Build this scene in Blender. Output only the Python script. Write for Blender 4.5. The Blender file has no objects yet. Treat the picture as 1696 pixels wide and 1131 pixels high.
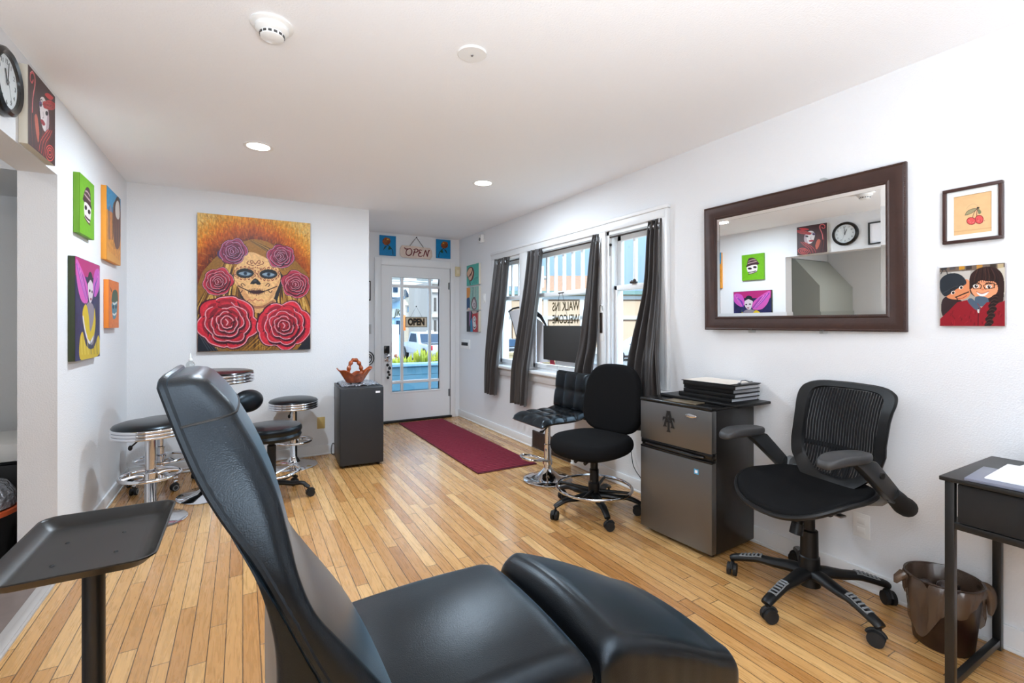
import bpy, bmesh, math, random
import numpy as np
from mathutils import Vector, Matrix

R = math.radians
PI = math.pi
sc = bpy.context.scene
col = sc.collection
rng = random.Random(7)

# ------------------------------------------------------------------ camera
cam_d = bpy.data.cameras.new('camera')
cam = bpy.data.objects.new('camera', cam_d)
col.objects.link(cam)
cam.location = (0, 0, 1.28)
cam.rotation_euler = (R(90), 0, R(-29.6))
cam_d.sensor_width = 36
cam_d.lens = 785 / 1696 * 36
cam_d.shift_y = -29 / 1696
cam_d.clip_start = 0.02
cam_d.clip_end = 400
sc.camera = cam

# ------------------------------------------------------------------ colour management, sky, sun, lamps
sc.view_settings.view_transform = 'Standard'
sc.view_settings.look = 'None'
sc.view_settings.exposure = 0.07
sc.view_settings.gamma = 1.0
sc.view_settings.use_curve_mapping = False
sc.cycles.max_bounces = 12
sc.cycles.diffuse_bounces = 6
sc.cycles.glossy_bounces = 6
sc.cycles.transparent_max_bounces = 16
sc.cycles.sample_clamp_indirect = 6
sc.cycles.caustics_reflective = False
sc.cycles.caustics_refractive = False

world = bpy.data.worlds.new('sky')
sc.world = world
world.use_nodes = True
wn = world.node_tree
wn.nodes.clear()
w_out = wn.nodes.new('ShaderNodeOutputWorld')
w_bg = wn.nodes.new('ShaderNodeBackground')
w_tc = wn.nodes.new('ShaderNodeTexCoord')
w_sep = wn.nodes.new('ShaderNodeSeparateXYZ')
w_ramp = wn.nodes.new('ShaderNodeValToRGB')
wn.links.new(w_tc.outputs['Generated'], w_sep.inputs[0])
wn.links.new(w_sep.outputs['Z'], w_ramp.inputs[0])
# bright patch added to the unseen eastern sky to strengthen light through the windows
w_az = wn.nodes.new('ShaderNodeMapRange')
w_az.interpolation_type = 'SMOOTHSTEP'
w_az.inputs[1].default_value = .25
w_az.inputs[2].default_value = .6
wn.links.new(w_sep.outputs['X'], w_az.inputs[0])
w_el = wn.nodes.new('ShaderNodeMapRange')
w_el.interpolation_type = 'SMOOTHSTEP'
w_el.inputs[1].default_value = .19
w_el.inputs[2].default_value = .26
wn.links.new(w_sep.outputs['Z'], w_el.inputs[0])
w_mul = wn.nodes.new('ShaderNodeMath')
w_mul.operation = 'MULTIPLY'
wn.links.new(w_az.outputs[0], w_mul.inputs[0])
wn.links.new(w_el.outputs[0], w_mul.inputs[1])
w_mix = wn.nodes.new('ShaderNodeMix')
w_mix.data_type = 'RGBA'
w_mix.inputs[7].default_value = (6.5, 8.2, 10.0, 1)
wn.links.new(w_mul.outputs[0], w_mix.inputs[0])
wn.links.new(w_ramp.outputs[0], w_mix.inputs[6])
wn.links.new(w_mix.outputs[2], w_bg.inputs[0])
wn.links.new(w_bg.outputs[0], w_out.inputs[0])
cr = w_ramp.color_ramp  # sky brightened above the visible band to add daylight indoors
for (p_, c_) in ((0.0, (.42, .67, 1.0)), (.17, (.25, .49, 1.0)), (.34, (1.7, 2.3, 3.0)), (1.0, (1.5, 2.3, 3.4))):
    e = cr.elements[0] if p_ == 0.0 else (cr.elements[1] if p_ == 1.0 else cr.elements.new(p_))
    e.position = p_
    e.color = (*c_, 1)
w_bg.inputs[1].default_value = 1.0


def lamp(name, kind, loc, energy, rot=(0, 0, 0), color=(1, 1, 1), **kw):
    d = bpy.data.lights.new(name, kind)
    d.energy = energy
    d.color = color
    for k, v in kw.items():
        setattr(d, k, v)
    o = bpy.data.objects.new(name, d)
    col.objects.link(o)
    o.location = loc
    o.rotation_euler = rot
    return o


sun = lamp('sun', 'SUN', (0, 0, 30), 2.9, color=(1, .95, .87), angle=R(0.6))
sun.rotation_euler = Vector((.50, .62, -.78)).to_track_quat('-Z', 'Y').to_euler()
# added fill: unseen uplight behind the camera, bounced off the ceiling
lamp('ceiling_fill', 'AREA', (0.15, -0.95, 0.95), 178, rot=(R(177), R(-4), 0), color=(.84, .92, 1.0), shape='DISK', size=0.9)
LAMP_W = (32, 28, 3, 3)  # the near pair drives unseen ceiling lights added for fill
lamp('side_room_lamp', 'AREA', (-1.8, 2.2, 2.38), 10, color=(1, .97, .93), shape='DISK', size=0.3)

# ------------------------------------------------------------------ helpers: materials


def lin(c):
    return tuple((x / 255 / 12.92 if x / 255 <= .04045 else ((x / 255 + .055) / 1.055) ** 2.4) for x in c)


def mat(name, rgb, rough=.5, metal=0.0, spec=.5, coat=0.0, bump=None, vary=None, sheen=0.0, alpha=1.0, emis=None, tint=(1, 1, 1)):
    """rgb is the sRGB colour (0-255). bump = (scale, strength, distance). vary = (scale, amount)."""
    m = bpy.data.materials.new(name)
    m.use_nodes = True
    nt = m.node_tree
    b = nt.nodes['Principled BSDF']
    c = lin(rgb)
    b.inputs['Base Color'].default_value = (*c, 1)
    b.inputs['Roughness'].default_value = rough
    b.inputs['Metallic'].default_value = metal
    b.inputs['Specular IOR Level'].default_value = spec
    b.inputs['Coat Weight'].default_value = coat
    b.inputs['Specular Tint'].default_value = (*tint, 1)
    b.inputs['Sheen Weight'].default_value = sheen
    b.inputs['Alpha'].default_value = alpha
    if emis:
        b.inputs['Emission Color'].default_value = (*c, 1)
        b.inputs['Emission Strength'].default_value = emis
    if bump or vary:
        tc = nt.nodes.new('ShaderNodeTexCoord')
    if vary:
        n = nt.nodes.new('ShaderNodeTexNoise')
        n.inputs['Scale'].default_value = vary[0]
        n.inputs['Detail'].default_value = 4
        nt.links.new(tc.outputs['Object'], n.inputs['Vector'])
        mx = nt.nodes.new('ShaderNodeMix')
        mx.data_type = 'RGBA'
        mx.inputs[6].default_value = (*[x * (1 - vary[1]) for x in c], 1)
        mx.inputs[7].default_value = (*[min(1, x * (1 + vary[1])) for x in c], 1)
        nt.links.new(n.outputs['Fac'], mx.inputs[0])
        nt.links.new(mx.outputs[2], b.inputs['Base Color'])
    if bump:
        n = nt.nodes.new('ShaderNodeTexNoise')
        n.inputs['Scale'].default_value = bump[0]
        n.inputs['Detail'].default_value = 3
        nt.links.new(tc.outputs['Object'], n.inputs['Vector'])
        bp = nt.nodes.new('ShaderNodeBump')
        bp.inputs['Strength'].default_value = bump[1]
        bp.inputs['Distance'].default_value = bump[2]
        nt.links.new(n.outputs['Fac'], bp.inputs['Height'])
        nt.links.new(bp.outputs[0], b.inputs['Normal'])
    return m


def glass_mat(name, tint=(1, 1, 1), gloss=.06):
    m = bpy.data.materials.new(name)
    m.use_nodes = True
    nt = m.node_tree
    nt.nodes.clear()
    o = nt.nodes.new('ShaderNodeOutputMaterial')
    mx = nt.nodes.new('ShaderNodeMixShader')
    t = nt.nodes.new('ShaderNodeBsdfTransparent')
    g = nt.nodes.new('ShaderNodeBsdfGlossy')
    t.inputs[0].default_value = (*tint, 1)
    g.inputs['Roughness'].default_value = .02
    mx.inputs[0].default_value = gloss
    nt.links.new(t.outputs[0], mx.inputs[1])
    nt.links.new(g.outputs[0], mx.inputs[2])
    nt.links.new(mx.outputs[0], o.inputs[0])
    return m


def paint_mat(name, rough=.45):
    m = bpy.data.materials.new(name)
    m.use_nodes = True
    nt = m.node_tree
    b = nt.nodes['Principled BSDF']
    a = nt.nodes.new('ShaderNodeAttribute')
    a.attribute_name = 'paint'
    nt.links.new(a.outputs['Color'], b.inputs['Base Color'])
    b.inputs['Roughness'].default_value = rough
    b.inputs['Specular IOR Level'].default_value = .3
    return m


M = {}
M['wall'] = mat('wall_paint', (228, 229, 231), .7, spec=.3, bump=(150, .5, .004))
M['ceil'] = mat('ceiling_paint', (246, 247, 249), .75, spec=.25, bump=(120, .35, .005))
M['white'] = mat('white_gloss_paint', (230, 231, 232), .32)
M['whiteplastic'] = mat('white_plastic', (238, 238, 236), .35)
M['cream'] = mat('cream_plastic', (216, 200, 160), .4)
M['brassplate'] = mat('tan_wall_plate', (196, 168, 104), .4)
M['blackplastic'] = mat('black_plastic', (13, 13, 14), .42, spec=.35, bump=(900, .1, .0005))
M['blackgloss'] = mat('black_gloss_plastic', (14, 14, 15), .2)
M['rubber'] = mat('black_rubber', (15, 15, 16), .7)
M['greyplastic'] = mat('grey_plastic', (120, 122, 124), .45)
M['leather'] = mat('black_leather', (9, 9, 11), .28, spec=.40, tint=(.74, .88, 1), bump=(420, .3, .0013))
_b = M['leather'].node_tree.nodes['Principled BSDF']
_b.inputs['Sheen Weight'].default_value = .17
_b.inputs['Sheen Roughness'].default_value = .30
_b.inputs['Sheen Tint'].default_value = (.36, .68, .95, 1)
M['vinyl'] = mat('black_vinyl', (9, 10, 12), .28, spec=.4, tint=(.74, .88, 1), bump=(500, .12, .0008))
M['fabric'] = mat('black_fabric', (21, 21, 22), .92, spec=.1, bump=(1200, .4, .001))
M['chrome'] = mat('chrome', (215, 216, 220), .07, metal=1)
M['steel'] = mat('brushed_steel', (150, 150, 152), .33, metal=1)
M['blackmetal'] = mat('black_powder_coat', (22, 22, 22), .38)
M['tray'] = mat('black_tray_coat', (28, 27, 26), .36, spec=.35, bump=(700, .08, .0006))
M['blackwood'] = mat('black_laminate', (25, 23, 22), .42, vary=(30, .2))
M['drawer'] = mat('black_fabric_drawer', (14, 13, 13), .8, bump=(900, .3, .001))
M['paper'] = mat('paper', (240, 241, 246), .8)
M['greysleeve'] = mat('grey_sleeve', (112, 116, 132), .35)
M['darkmetal'] = mat('dark_bronze_metal', (52, 40, 34), .45, metal=.3)
M['glass'] = glass_mat('window_glass', (.97, .985, .98), .05)
M['clear'] = glass_mat('clear_plastic', (.86, .88, .88), .12)
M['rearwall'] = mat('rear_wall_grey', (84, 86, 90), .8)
M['mirror'] = mat('mirror_silver', (244, 246, 246), .0, metal=1)
M['paint'] = paint_mat('canvas_paint')
M['canvas_raw'] = mat('raw_canvas', (206, 200, 186), .9)
M['black'] = mat('black_paint', (16, 16, 17), .5)


def wood_floor():
    m = bpy.data.materials.new('oak_strip_floor')
    m.use_nodes = True
    nt = m.node_tree
    N, L = nt.nodes, nt.links
    b = N['Principled BSDF']

    def math_(op, a, bb=None, c=None):
        n = N.new('ShaderNodeMath')
        n.operation = op
        for i, v in enumerate((a, bb, c)):
            if v is None:
                continue
            if isinstance(v, (int, float)):
                n.inputs[i].default_value = v
            else:
                L.new(v, n.inputs[i])
        return n.outputs[0]
    tc = N.new('ShaderNodeTexCoord')
    sp = N.new('ShaderNodeSeparateXYZ')
    L.new(tc.outputs['Object'], sp.inputs[0])
    x, y = sp.outputs['X'], sp.outputs['Y']
    xs = math_('DIVIDE', x, .060)
    row = math_('FLOOR', xs)
    fx = math_('FRACT', xs)
    wn1 = N.new('ShaderNodeTexWhiteNoise')
    wn1.noise_dimensions = '1D'
    L.new(row, wn1.inputs['W'])
    ys = math_('ADD', math_('DIVIDE', y, .88), math_('MULTIPLY', wn1.outputs['Value'], 17.3))
    idx = math_('FLOOR', ys)
    fy = math_('FRACT', ys)
    cmb = N.new('ShaderNodeCombineXYZ')
    L.new(row, cmb.inputs[0])
    L.new(idx, cmb.inputs[1])
    wn2 = N.new('ShaderNodeTexWhiteNoise')
    wn2.noise_dimensions = '2D'
    L.new(cmb.outputs[0], wn2.inputs['Vector'])
    rv = wn2.outputs['Value']
    # grain
    gx = math_('ADD', math_('MULTIPLY', x, 70), math_('MULTIPLY', rv, 91))
    gy = math_('ADD', math_('MULTIPLY', y, 4.5), math_('MULTIPLY', rv, 57))
    gv = N.new('ShaderNodeCombineXYZ')
    L.new(gx, gv.inputs[0])
    L.new(gy, gv.inputs[1])
    gn = N.new('ShaderNodeTexNoise')
    gn.inputs['Scale'].default_value = 1.0
    gn.inputs['Detail'].default_value = 5
    gn.inputs['Distortion'].default_value = 1.3
    L.new(gv.outputs[0], gn.inputs['Vector'])
    # fine pores
    pv = N.new('ShaderNodeCombineXYZ')
    L.new(math_('MULTIPLY', x, 420), pv.inputs[0])
    L.new(math_('MULTIPLY', y, 14), pv.inputs[1])
    pn = N.new('ShaderNodeTexNoise')
    pn.inputs['Scale'].default_value = 1.0
    pn.inputs['Detail'].default_value = 2
    L.new(pv.outputs[0], pn.inputs['Vector'])
    ramp = N.new('ShaderNodeValToRGB')
    L.new(rv, ramp.inputs[0])
    r = ramp.color_ramp
    r.elements[0].position = 0
    r.elements[0].color = (*lin((172, 118, 64)), 1)
    r.elements[1].position = 1
    r.elements[1].color = (*lin((222, 178, 118)), 1)
    for p, c in ((.15, (190, 138, 80)), (.5, (202, 152, 93)), (.85, (211, 164, 104))):
        q = r.elements.new(p)
        q.color = (*lin(c), 1)
    mx = N.new('ShaderNodeMix')
    mx.data_type = 'RGBA'
    mx.blend_type = 'MULTIPLY'
    g2 = N.new('ShaderNodeMapRange')
    g2.inputs[1].default_value = .3
    g2.inputs[2].default_value = .72
    g2.inputs[3].default_value = .84
    g2.inputs[4].default_value = 1.06
    L.new(gn.outputs['Fac'], g2.inputs[0])
    p2 = N.new('ShaderNodeMapRange')
    p2.inputs[1].default_value = .3
    p2.inputs[2].default_value = .55
    p2.inputs[3].default_value = .90
    p2.inputs[4].default_value = 1.0
    L.new(pn.outputs['Fac'], p2.inputs[0])
    gg = math_('MULTIPLY', g2.outputs[0], p2.outputs[0])
    mx.inputs[0].default_value = 1
    L.new(ramp.outputs[0], mx.inputs[6])
    L.new(gg, mx.inputs[7])
    # joints
    ex = math_('MINIMUM', fx, math_('SUBTRACT', 1, fx))
    ey = math_('MULTIPLY', math_('MINIMUM', fy, math_('SUBTRACT', 1, fy)), .88 / .060)
    ed = math_('MINIMUM', ex, ey)
    gap = N.new('ShaderNodeMapRange')
    gap.inputs[1].default_value = .018
    gap.inputs[2].default_value = .038
    gap.inputs[3].default_value = .16
    gap.inputs[4].default_value = 1
    L.new(ed, gap.inputs[0])
    m2 = N.new('ShaderNodeMix')
    m2.data_type = 'RGBA'
    m2.blend_type = 'MULTIPLY'
    m2.inputs[0].default_value = 1
    L.new(mx.outputs[2], m2.inputs[6])
    L.new(gap.outputs[0], m2.inputs[7])
    L.new(m2.outputs[2], b.inputs['Base Color'])
    b.inputs['Roughness'].default_value = .27
    b.inputs['Coat Weight'].default_value = .45
    b.inputs['Coat Roughness'].default_value = .2
    rr = N.new('ShaderNodeMapRange')
    rr.inputs[3].default_value = .2
    rr.inputs[4].default_value = .36
    L.new(gn.outputs['Fac'], rr.inputs[0])
    L.new(rr.outputs[0], b.inputs['Roughness'])
    bp = N.new('ShaderNodeBump')
    bp.inputs['Strength'].default_value = .25
    bp.inputs['Distance'].default_value = .002
    L.new(gap.outputs[0], bp.inputs['Height'])
    L.new(bp.outputs[0], b.inputs['Normal'])
    return m


M['floor'] = wood_floor()

# ------------------------------------------------------------------ helpers: geometry


class G:
    """collects shapes into ONE mesh object"""

    def __init__(self):
        self.bm = bmesh.new()
        self.mi = 0

    def _merge(self, t, mtx=None):
        if mtx is not None:
            t.transform(mtx)
        for f in t.faces:
            f.material_index = self.mi
        me = bpy.data.meshes.new('tmp')
        t.to_mesh(me)
        t.free()
        self.bm.from_mesh(me)
        bpy.data.meshes.remove(me)
        return self

    def m(self, i):
        self.mi = i
        return self

    def box(self, x0, x1, y0, y1, z0, z1, bev=0, seg=2, mtx=None):
        t = bmesh.new()
        bmesh.ops.create_cube(t, size=1)
        for v in t.verts:
            v.co = Vector(((x0 + x1) / 2 + v.co.x * (x1 - x0), (y0 + y1) / 2 + v.co.y * (y1 - y0), (z0 + z1) / 2 + v.co.z * (z1 - z0)))
        if bev:
            bev = min(bev, .49 * min(abs(x1 - x0), abs(y1 - y0), abs(z1 - z0)))
            bmesh.ops.bevel(t, geom=t.edges[:], offset=bev, segments=seg, profile=.5, affect='EDGES')
        return self._merge(t, mtx)

    def cbox(self, c, s, bev=0, seg=2, rot=None):
        mtx = Matrix.Translation(c)
        if rot is not None:
            mtx = mtx @ rot.to_4x4()
        return self.box(-s[0] / 2, s[0] / 2, -s[1] / 2, s[1] / 2, -s[2] / 2, s[2] / 2, bev, seg, mtx)

    def rings(self, rings, cap=True, closed=False):
        t = bmesh.new()
        vs = [[t.verts.new(p) for p in r] for r in rings]
        n = len(rings[0])
        k = len(rings)
        for i in range(k if closed else k - 1):
            a, b = vs[i], vs[(i + 1) % k]
            for j in range(n):
                try:
                    t.faces.new((a[j], a[(j + 1) % n], b[(j + 1) % n], b[j]))
                except ValueError:
                    pass
        if cap and not closed:
            t.faces.new(vs[0][::-1])
            t.faces.new(vs[-1])
        bmesh.ops.recalc_face_normals(t, faces=t.faces[:])
        return self._merge(t)

    def cyl(self, p0, p1, r0, r1=None, seg=20):
        r1 = r0 if r1 is None else r1
        p0, p1 = Vector(p0), Vector(p1)
        return self.tube([p0, p1], [r0, r1], seg)

    def tube(self, pts, r, seg=10, closed=False, flat=1.0):
        pts = [Vector(p) for p in pts]
        n = len(pts)
        rs = r if isinstance(r, (list, tuple)) else [r] * n
        tang = []
        for i in range(n):
            if closed:
                d = pts[(i + 1) % n] - pts[i - 1]
            else:
                d = pts[min(i + 1, n - 1)] - pts[max(i - 1, 0)]
            tang.append(d.normalized() if d.length > 1e-9 else Vector((0, 0, 1)))
        up = Vector((0, 0, 1)) if abs(tang[0].z) < .95 else Vector((0, 1, 0))
        nrm = (up - tang[0] * up.dot(tang[0])).normalized()
        rings = []
        for i in range(n):
            nrm = (nrm - tang[i] * nrm.dot(tang[i]))
            nrm = nrm.normalized() if nrm.length > 1e-6 else tang[i].orthogonal().normalized()
            bn = tang[i].cross(nrm)
            rings.append([pts[i] + (nrm * math.cos(2 * PI * j / seg) * flat + bn * math.sin(2 * PI * j / seg)) * rs[i] for j in range(seg)])
        return self.rings(rings, True, closed)

    def ring(self, c, R_, r, seg=40, s2=8, a0=0, a1=360, sy=1.0):
        c = Vector(c)
        full = abs(a1 - a0) >= 360
        n = seg if full else seg + 1
        pts = [c + Vector((R_ * math.cos(R(a0 + (a1 - a0) * i / seg)), R_ * sy * math.sin(R(a0 + (a1 - a0) * i / seg)), 0)) for i in range(n)]
        return self.tube(pts, r, s2, closed=full)

    def lathe(self, prof, c=(0, 0, 0), seg=32, mtx=None, sx=1, sy=1):
        """prof: list of (radius, z); radius 0 at an end closes the shape"""
        t = bmesh.new()
        rows = []
        for (r_, z) in prof:
            if r_ < 1e-6:
                rows.append([t.verts.new((0, 0, z))])
            else:
                rows.append([t.verts.new((r_ * sx * math.cos(2 * PI * j / seg), r_ * sy * math.sin(2 * PI * j / seg), z)) for j in range(seg)])
        for a, b in zip(rows[:-1], rows[1:]):
            for j in range(seg):
                k = (j + 1) % seg
                if len(a) == 1 and len(b) == 1:
                    continue
                if len(a) == 1:
                    t.faces.new((a[0], b[j], b[k]))
                elif len(b) == 1:
                    t.faces.new((a[j], b[0], a[k]))
                else:
                    t.faces.new((a[j], a[k], b[k], b[j]))
        for rw in (rows[0], rows[-1]):
            if len(rw) > 1:
                try:
                    t.faces.new(rw)
                except ValueError:
                    pass
        bmesh.ops.recalc_face_normals(t, faces=t.faces[:])
        mt = Matrix.Translation(c)
        if mtx is not None:
            mt = mt @ mtx
        return self._merge(t, mt)

    def prism(self, poly, z0, z1, mtx=None, bev=0):
        t = bmesh.new()
        a = [t.verts.new((p[0], p[1], z0)) for p in poly]
        f = t.faces.new(a)
        r = bmesh.ops.extrude_face_region(t, geom=[f])
        for v in r['geom']:
            if isinstance(v, bmesh.types.BMVert):
                v.co.z = z1
        bmesh.ops.recalc_face_normals(t, faces=t.faces[:])
        if bev:
            bmesh.ops.bevel(t, geom=t.edges[:], offset=bev, segments=2, profile=.5, affect='EDGES')
        return self._merge(t, mtx)

    def ball(self, c, r, sx=1, sy=1, sz=1, seg=16):
        t = bmesh.new()
        bmesh.ops.create_uvsphere(t, u_segments=seg, v_segments=max(6, seg // 2), radius=r)
        return self._merge(t, Matrix.Translation(c) @ Matrix.Diagonal((sx, sy, sz, 1)))

    def pad(self, outline, z0, z1, rnd, dome=0.0, n=5, dish=None):
        """cushion: a closed outline (x, y) with rounded top and bottom edges"""
        cx = sum(p[0] for p in outline) / len(outline)
        cy = sum(p[1] for p in outline) / len(outline)
        size = max(math.hypot(p[0] - cx, p[1] - cy) for p in outline)

        def ring(k, z):
            return [(cx + (p[0] - cx) * k, cy + (p[1] - cy) * k, z) for p in outline]
        rr = []
        h = (z1 - z0)
        rnd = min(rnd, h / 2)
        for i in range(n + 1):
            a = PI / 2 * i / n
            rr.append(ring(1 - rnd / size * (1 - math.sin(a)), z0 + rnd * (1 - math.cos(a))))
        for i in range(n + 1):
            a = PI / 2 * i / n
            rr.append(ring(1 - rnd / size * (1 - math.cos(a)), z1 - rnd * (1 - math.sin(a))))
        base = 1 - rnd / size
        for k in (.8, .6, .4, .2, .05):
            rr.append(ring(base * k, z1 + dome * (1 - k * k)))
        if dish:
            rr = [[(p[0], p[1], p[2] + dish(p[0], p[1])) for p in r_] for r_ in rr]
        return self.rings(rr)

    def build(self, name, mats, parent=None, loc=None, rot=None, ang=40):
        me = bpy.data.meshes.new(name)
        self.bm.to_mesh(me)
        self.bm.free()
        for m_ in (mats if isinstance(mats, (list, tuple)) else [mats]):
            me.materials.append(m_)
        me.polygons.foreach_set('use_smooth', [True] * len(me.polygons))
        me.set_sharp_from_angle(angle=R(ang))
        o = bpy.data.objects.new(name, me)
        col.objects.link(o)
        if parent is not None:
            o.parent = parent
        if loc is not None:
            o.location = loc
        if rot is not None:
            o.rotation_euler = rot
        return o


def tag(o, label, cat, group=None, kind=None):
    o['label'] = label
    o['category'] = cat
    if group:
        o['group'] = group
    if kind:
        o['kind'] = kind
    return o


def struct(o):
    o['kind'] = 'structure'
    return o


def thing(name, label, cat, loc=(0, 0, 0), rz=0, group=None):
    o = bpy.data.objects.new(name, None)
    o.empty_display_size = .1
    col.objects.link(o)
    o.location = loc
    o.rotation_euler = (0, 0, R(rz))
    return tag(o, label, cat, group)


def sup(w, d, n=40, e=3.0, cx=0, cy=0, taper=0.0):
    """superellipse outline, taper narrows it towards -y"""
    out = []
    for i in range(n):
        a = 2 * PI * i / n
        c_, s_ = math.cos(a), math.sin(a)
        x = math.copysign(abs(c_) ** (2 / e), c_) * w / 2
        y = math.copysign(abs(s_) ** (2 / e), s_) * d / 2
        out.append((cx + x * (1 + taper * y / (d / 2)), cy + y))
    return out


def cat_rom(pts, n=8, closed=False):
    P = [Vector(p) for p in pts]
    out = []
    k = len(P)
    for i in range(k if closed else k - 1):
        if closed:
            a, b, c, d = P[i - 1], P[i], P[(i + 1) % k], P[(i + 2) % k]
        else:
            a, b, c, d = P[max(i - 1, 0)], P[i], P[i + 1], P[min(i + 2, k - 1)]
        for j in range(n):
            t = j / n
            out.append(.5 * ((2 * b) + (c - a) * t + (2 * a - 5 * b + 4 * c - d) * t * t + (3 * b - a - 3 * c + d) * t ** 3))
    if not closed:
        out.append(P[-1])
    return out


def text_mesh(name, s, size, material, parent, mtx, extrude=.001, offset=0.0, sx=1.0, align='CENTER', shear=0.0):
    cu = bpy.data.curves.new(name, 'FONT')
    cu.body = s
    cu.size = size
    cu.extrude = extrude
    cu.offset = offset
    cu.align_x = align
    cu.align_y = 'CENTER'
    cu.shear = shear
    t = bpy.data.objects.new(name + '_src', cu)
    col.objects.link(t)
    dg = bpy.context.evaluated_depsgraph_get()
    me = bpy.data.meshes.new_from_object(t.evaluated_get(dg))
    bpy.data.objects.remove(t)
    me.transform(Matrix.Diagonal((sx, 1, 1, 1)))
    me.transform(mtx)
    me.name = name
    me.materials.clear()
    me.materials.append(material)
    o = bpy.data.objects.new(name, me)
    col.objects.link(o)
    if parent is not None:
        o.parent = parent
    return o


# frames for flat things on walls: local x = right, y = up, z = out of the wall towards the room
F_RIGHT = Matrix(((0, 0, -1, 0), (-1, 0, 0, 0), (0, 1, 0, 0), (0, 0, 0, 1)))      # wall at +X seen from inside: right = -Y
F_LEFT = Matrix(((0, 0, 1, 0), (1, 0, 0, 0), (0, 1, 0, 0), (0, 0, 0, 1)))         # wall at -X: right = +Y
F_BACK = Matrix(((1, 0, 0, 0), (0, 0, -1, 0), (0, 1, 0, 0), (0, 0, 0, 1)))        # wall at +Y: right = +X


def wall_thing(name, label, cat, loc, frame, group=None, roll=0):
    o = bpy.data.objects.new(name, None)
    o.empty_display_size = .1
    col.objects.link(o)
    o.matrix_world = Matrix.Translation(loc) @ frame @ Matrix.Rotation(R(roll), 4, 'Z')
    return tag(o, label, cat, group)
# ================================================================== THE ROOM
XR, XL, YB, YD, H = 2.62, -.83, 4.95, 6.10, 2.45
YR = -2.7          # rear wall
g = G()
g.box(XL - .03, XR, YR, 6.16, -.06, 0)
struct(g.build('floor', M['floor']))
M['vinylfloor'] = mat('grey_brown_vinyl_floor', (118, 104, 98), .5, vary=(9, .25))
struct(G().box(-2.75, -.868, .5, 4.4, -.06, -.001).build('floor_side', M['vinylfloor']))
struct(G().box(-.868, -.80, -1.2, 3.27, -.02, .008, .004).box(-.84, -.81, -1.2, 3.27, .006, .012, .003).build('trim_1', mat('threshold_grey', (178, 172, 168), .4)))
g = G()
g.box(-2.75, 2.8, YR - .15, 6.3, H, H + .2)
struct(g.build('ceiling', M['ceil']))

WZ0, WZ1 = .80, 2.04
OPEN = [(4.414, 5.005), (3.123, 4.276), (2.443, 3.025)]      # the three windows (y range)
g = G()
g.box(XR, XR + .18, YR - .15, 2.443, 0, H)
g.box(XR, XR + .18, 5.005, YD + .18, 0, H)
g.box(XR, XR + .18, 2.443, 5.005, 0, WZ0)
g.box(XR, XR + .18, 2.443, 5.005, WZ1, H)
g.box(XR, XR + .18, 3.025, 3.123, WZ0, WZ1)
g.box(XR, XR + .18, 4.276, 4.414, WZ0, WZ1)
struct(g.build('wall_right', M['wall']))
g = G()
g.box(XL - .15, XL, 3.28, YB + .15, 0, H)
g.box(XL - .15, XL, .9, 3.28, 2.047, H)
g.box(XL - .15, XL, YR - .15, .9, 0, H)
struct(g.build('wall_left', M['wall']))
g = G()
g.box(XL, 1.125, YB, YB + .15, 0, H)
g.box(1.0, 1.125, YB + .15, YD + .18, 0, H)
struct(g.build('wall_back', M['wall']))
DX0, DX1 = 1.538, 2.482
g = G()
g.box(1.125, DX0 - .01, YD, YD + .18, 0, H)
g.box(DX1 + .01, XR, YD, YD + .18, 0, H)
g.box(DX0 - .01, DX1 + .01, YD, YD + .18, 2.045, H)
struct(g.build('wall_front', M['wall']))
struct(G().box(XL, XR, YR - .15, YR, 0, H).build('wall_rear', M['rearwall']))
# side room behind the left opening
g = G()
g.box(-2.9, -2.75, .5, 4.55, 0, H)
g.box(-2.75, XL - .15, 4.4, 4.55, 0, H)
g.box(-2.75, XL - .15, .35, .5, 0, H)
struct(g.build('wall_side', M['wall']))
M['greygreen'] = mat('grey_green_wall', (176, 180, 172), .7)
g = G()
yz = [(4.39, 0), (3.30, 0), (3.30, 1.72), (3.62, 2.12), (4.39, 2.12)]
t = Matrix(((0, 0, 1, 0), (1, 0, 0, 0), (0, 1, 0, 0), (0, 0, 0, 1)))
g.prism(yz, -2.74, -1.75, t)
struct(g.build('wall_stair', M['greygreen']))
struct(G().box(-2.74, XL - .16, 3.63, 4.39, 2.13, H - .001).build('trim_2', M['wall']))


def baseboard(name, segs):
    g = G()
    for (x0, y0, x1, y1, nx, ny) in segs:
        t_, h_ = .014, .098
        dx, dy = nx * t_, ny * t_
        g.box(min(x0, x1, x0 + dx, x1 + dx), max(x0, x1, x0 + dx, x1 + dx), min(y0, y1, y0 + dy, y1 + dy), max(y0, y1, y0 + dy, y1 + dy), 0.001, h_, .004)
        d2x, d2y = nx * .02, ny * .02
        g.box(min(x0, x1, x0 + d2x, x1 + d2x), max(x0, x1, x0 + d2x, x1 + d2x), min(y0, y1, y0 + d2y, y1 + d2y), max(y0, y1, y0 + d2y, y1 + d2y), 0.001, .018, .004)
    return struct(g.build(name, M['white']))


baseboard('baseboard_right', [(XR, YR, XR, 3.50, -1, 0), (XR, 4.175, XR, YD, -1, 0)])
baseboard('baseboard_left', [(XL, 3.285, XL, YB, 1, 0), (XL, YR, XL, .88, 1, 0)])
baseboard('baseboard_back', [(XL + .02, YB, 1.125, YB, 0, -1), (1.125, YB, 1.125, YD - .02, 1, 0)])
baseboard('baseboard_front', [(1.145, YD, 1.44, YD, 0, -1), (2.56, YD, XR - .02, YD, 0, -1)])
baseboard('baseboard_rear', [(XL + .02, YR, XR - .02, YR, 0, 1)])

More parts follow.
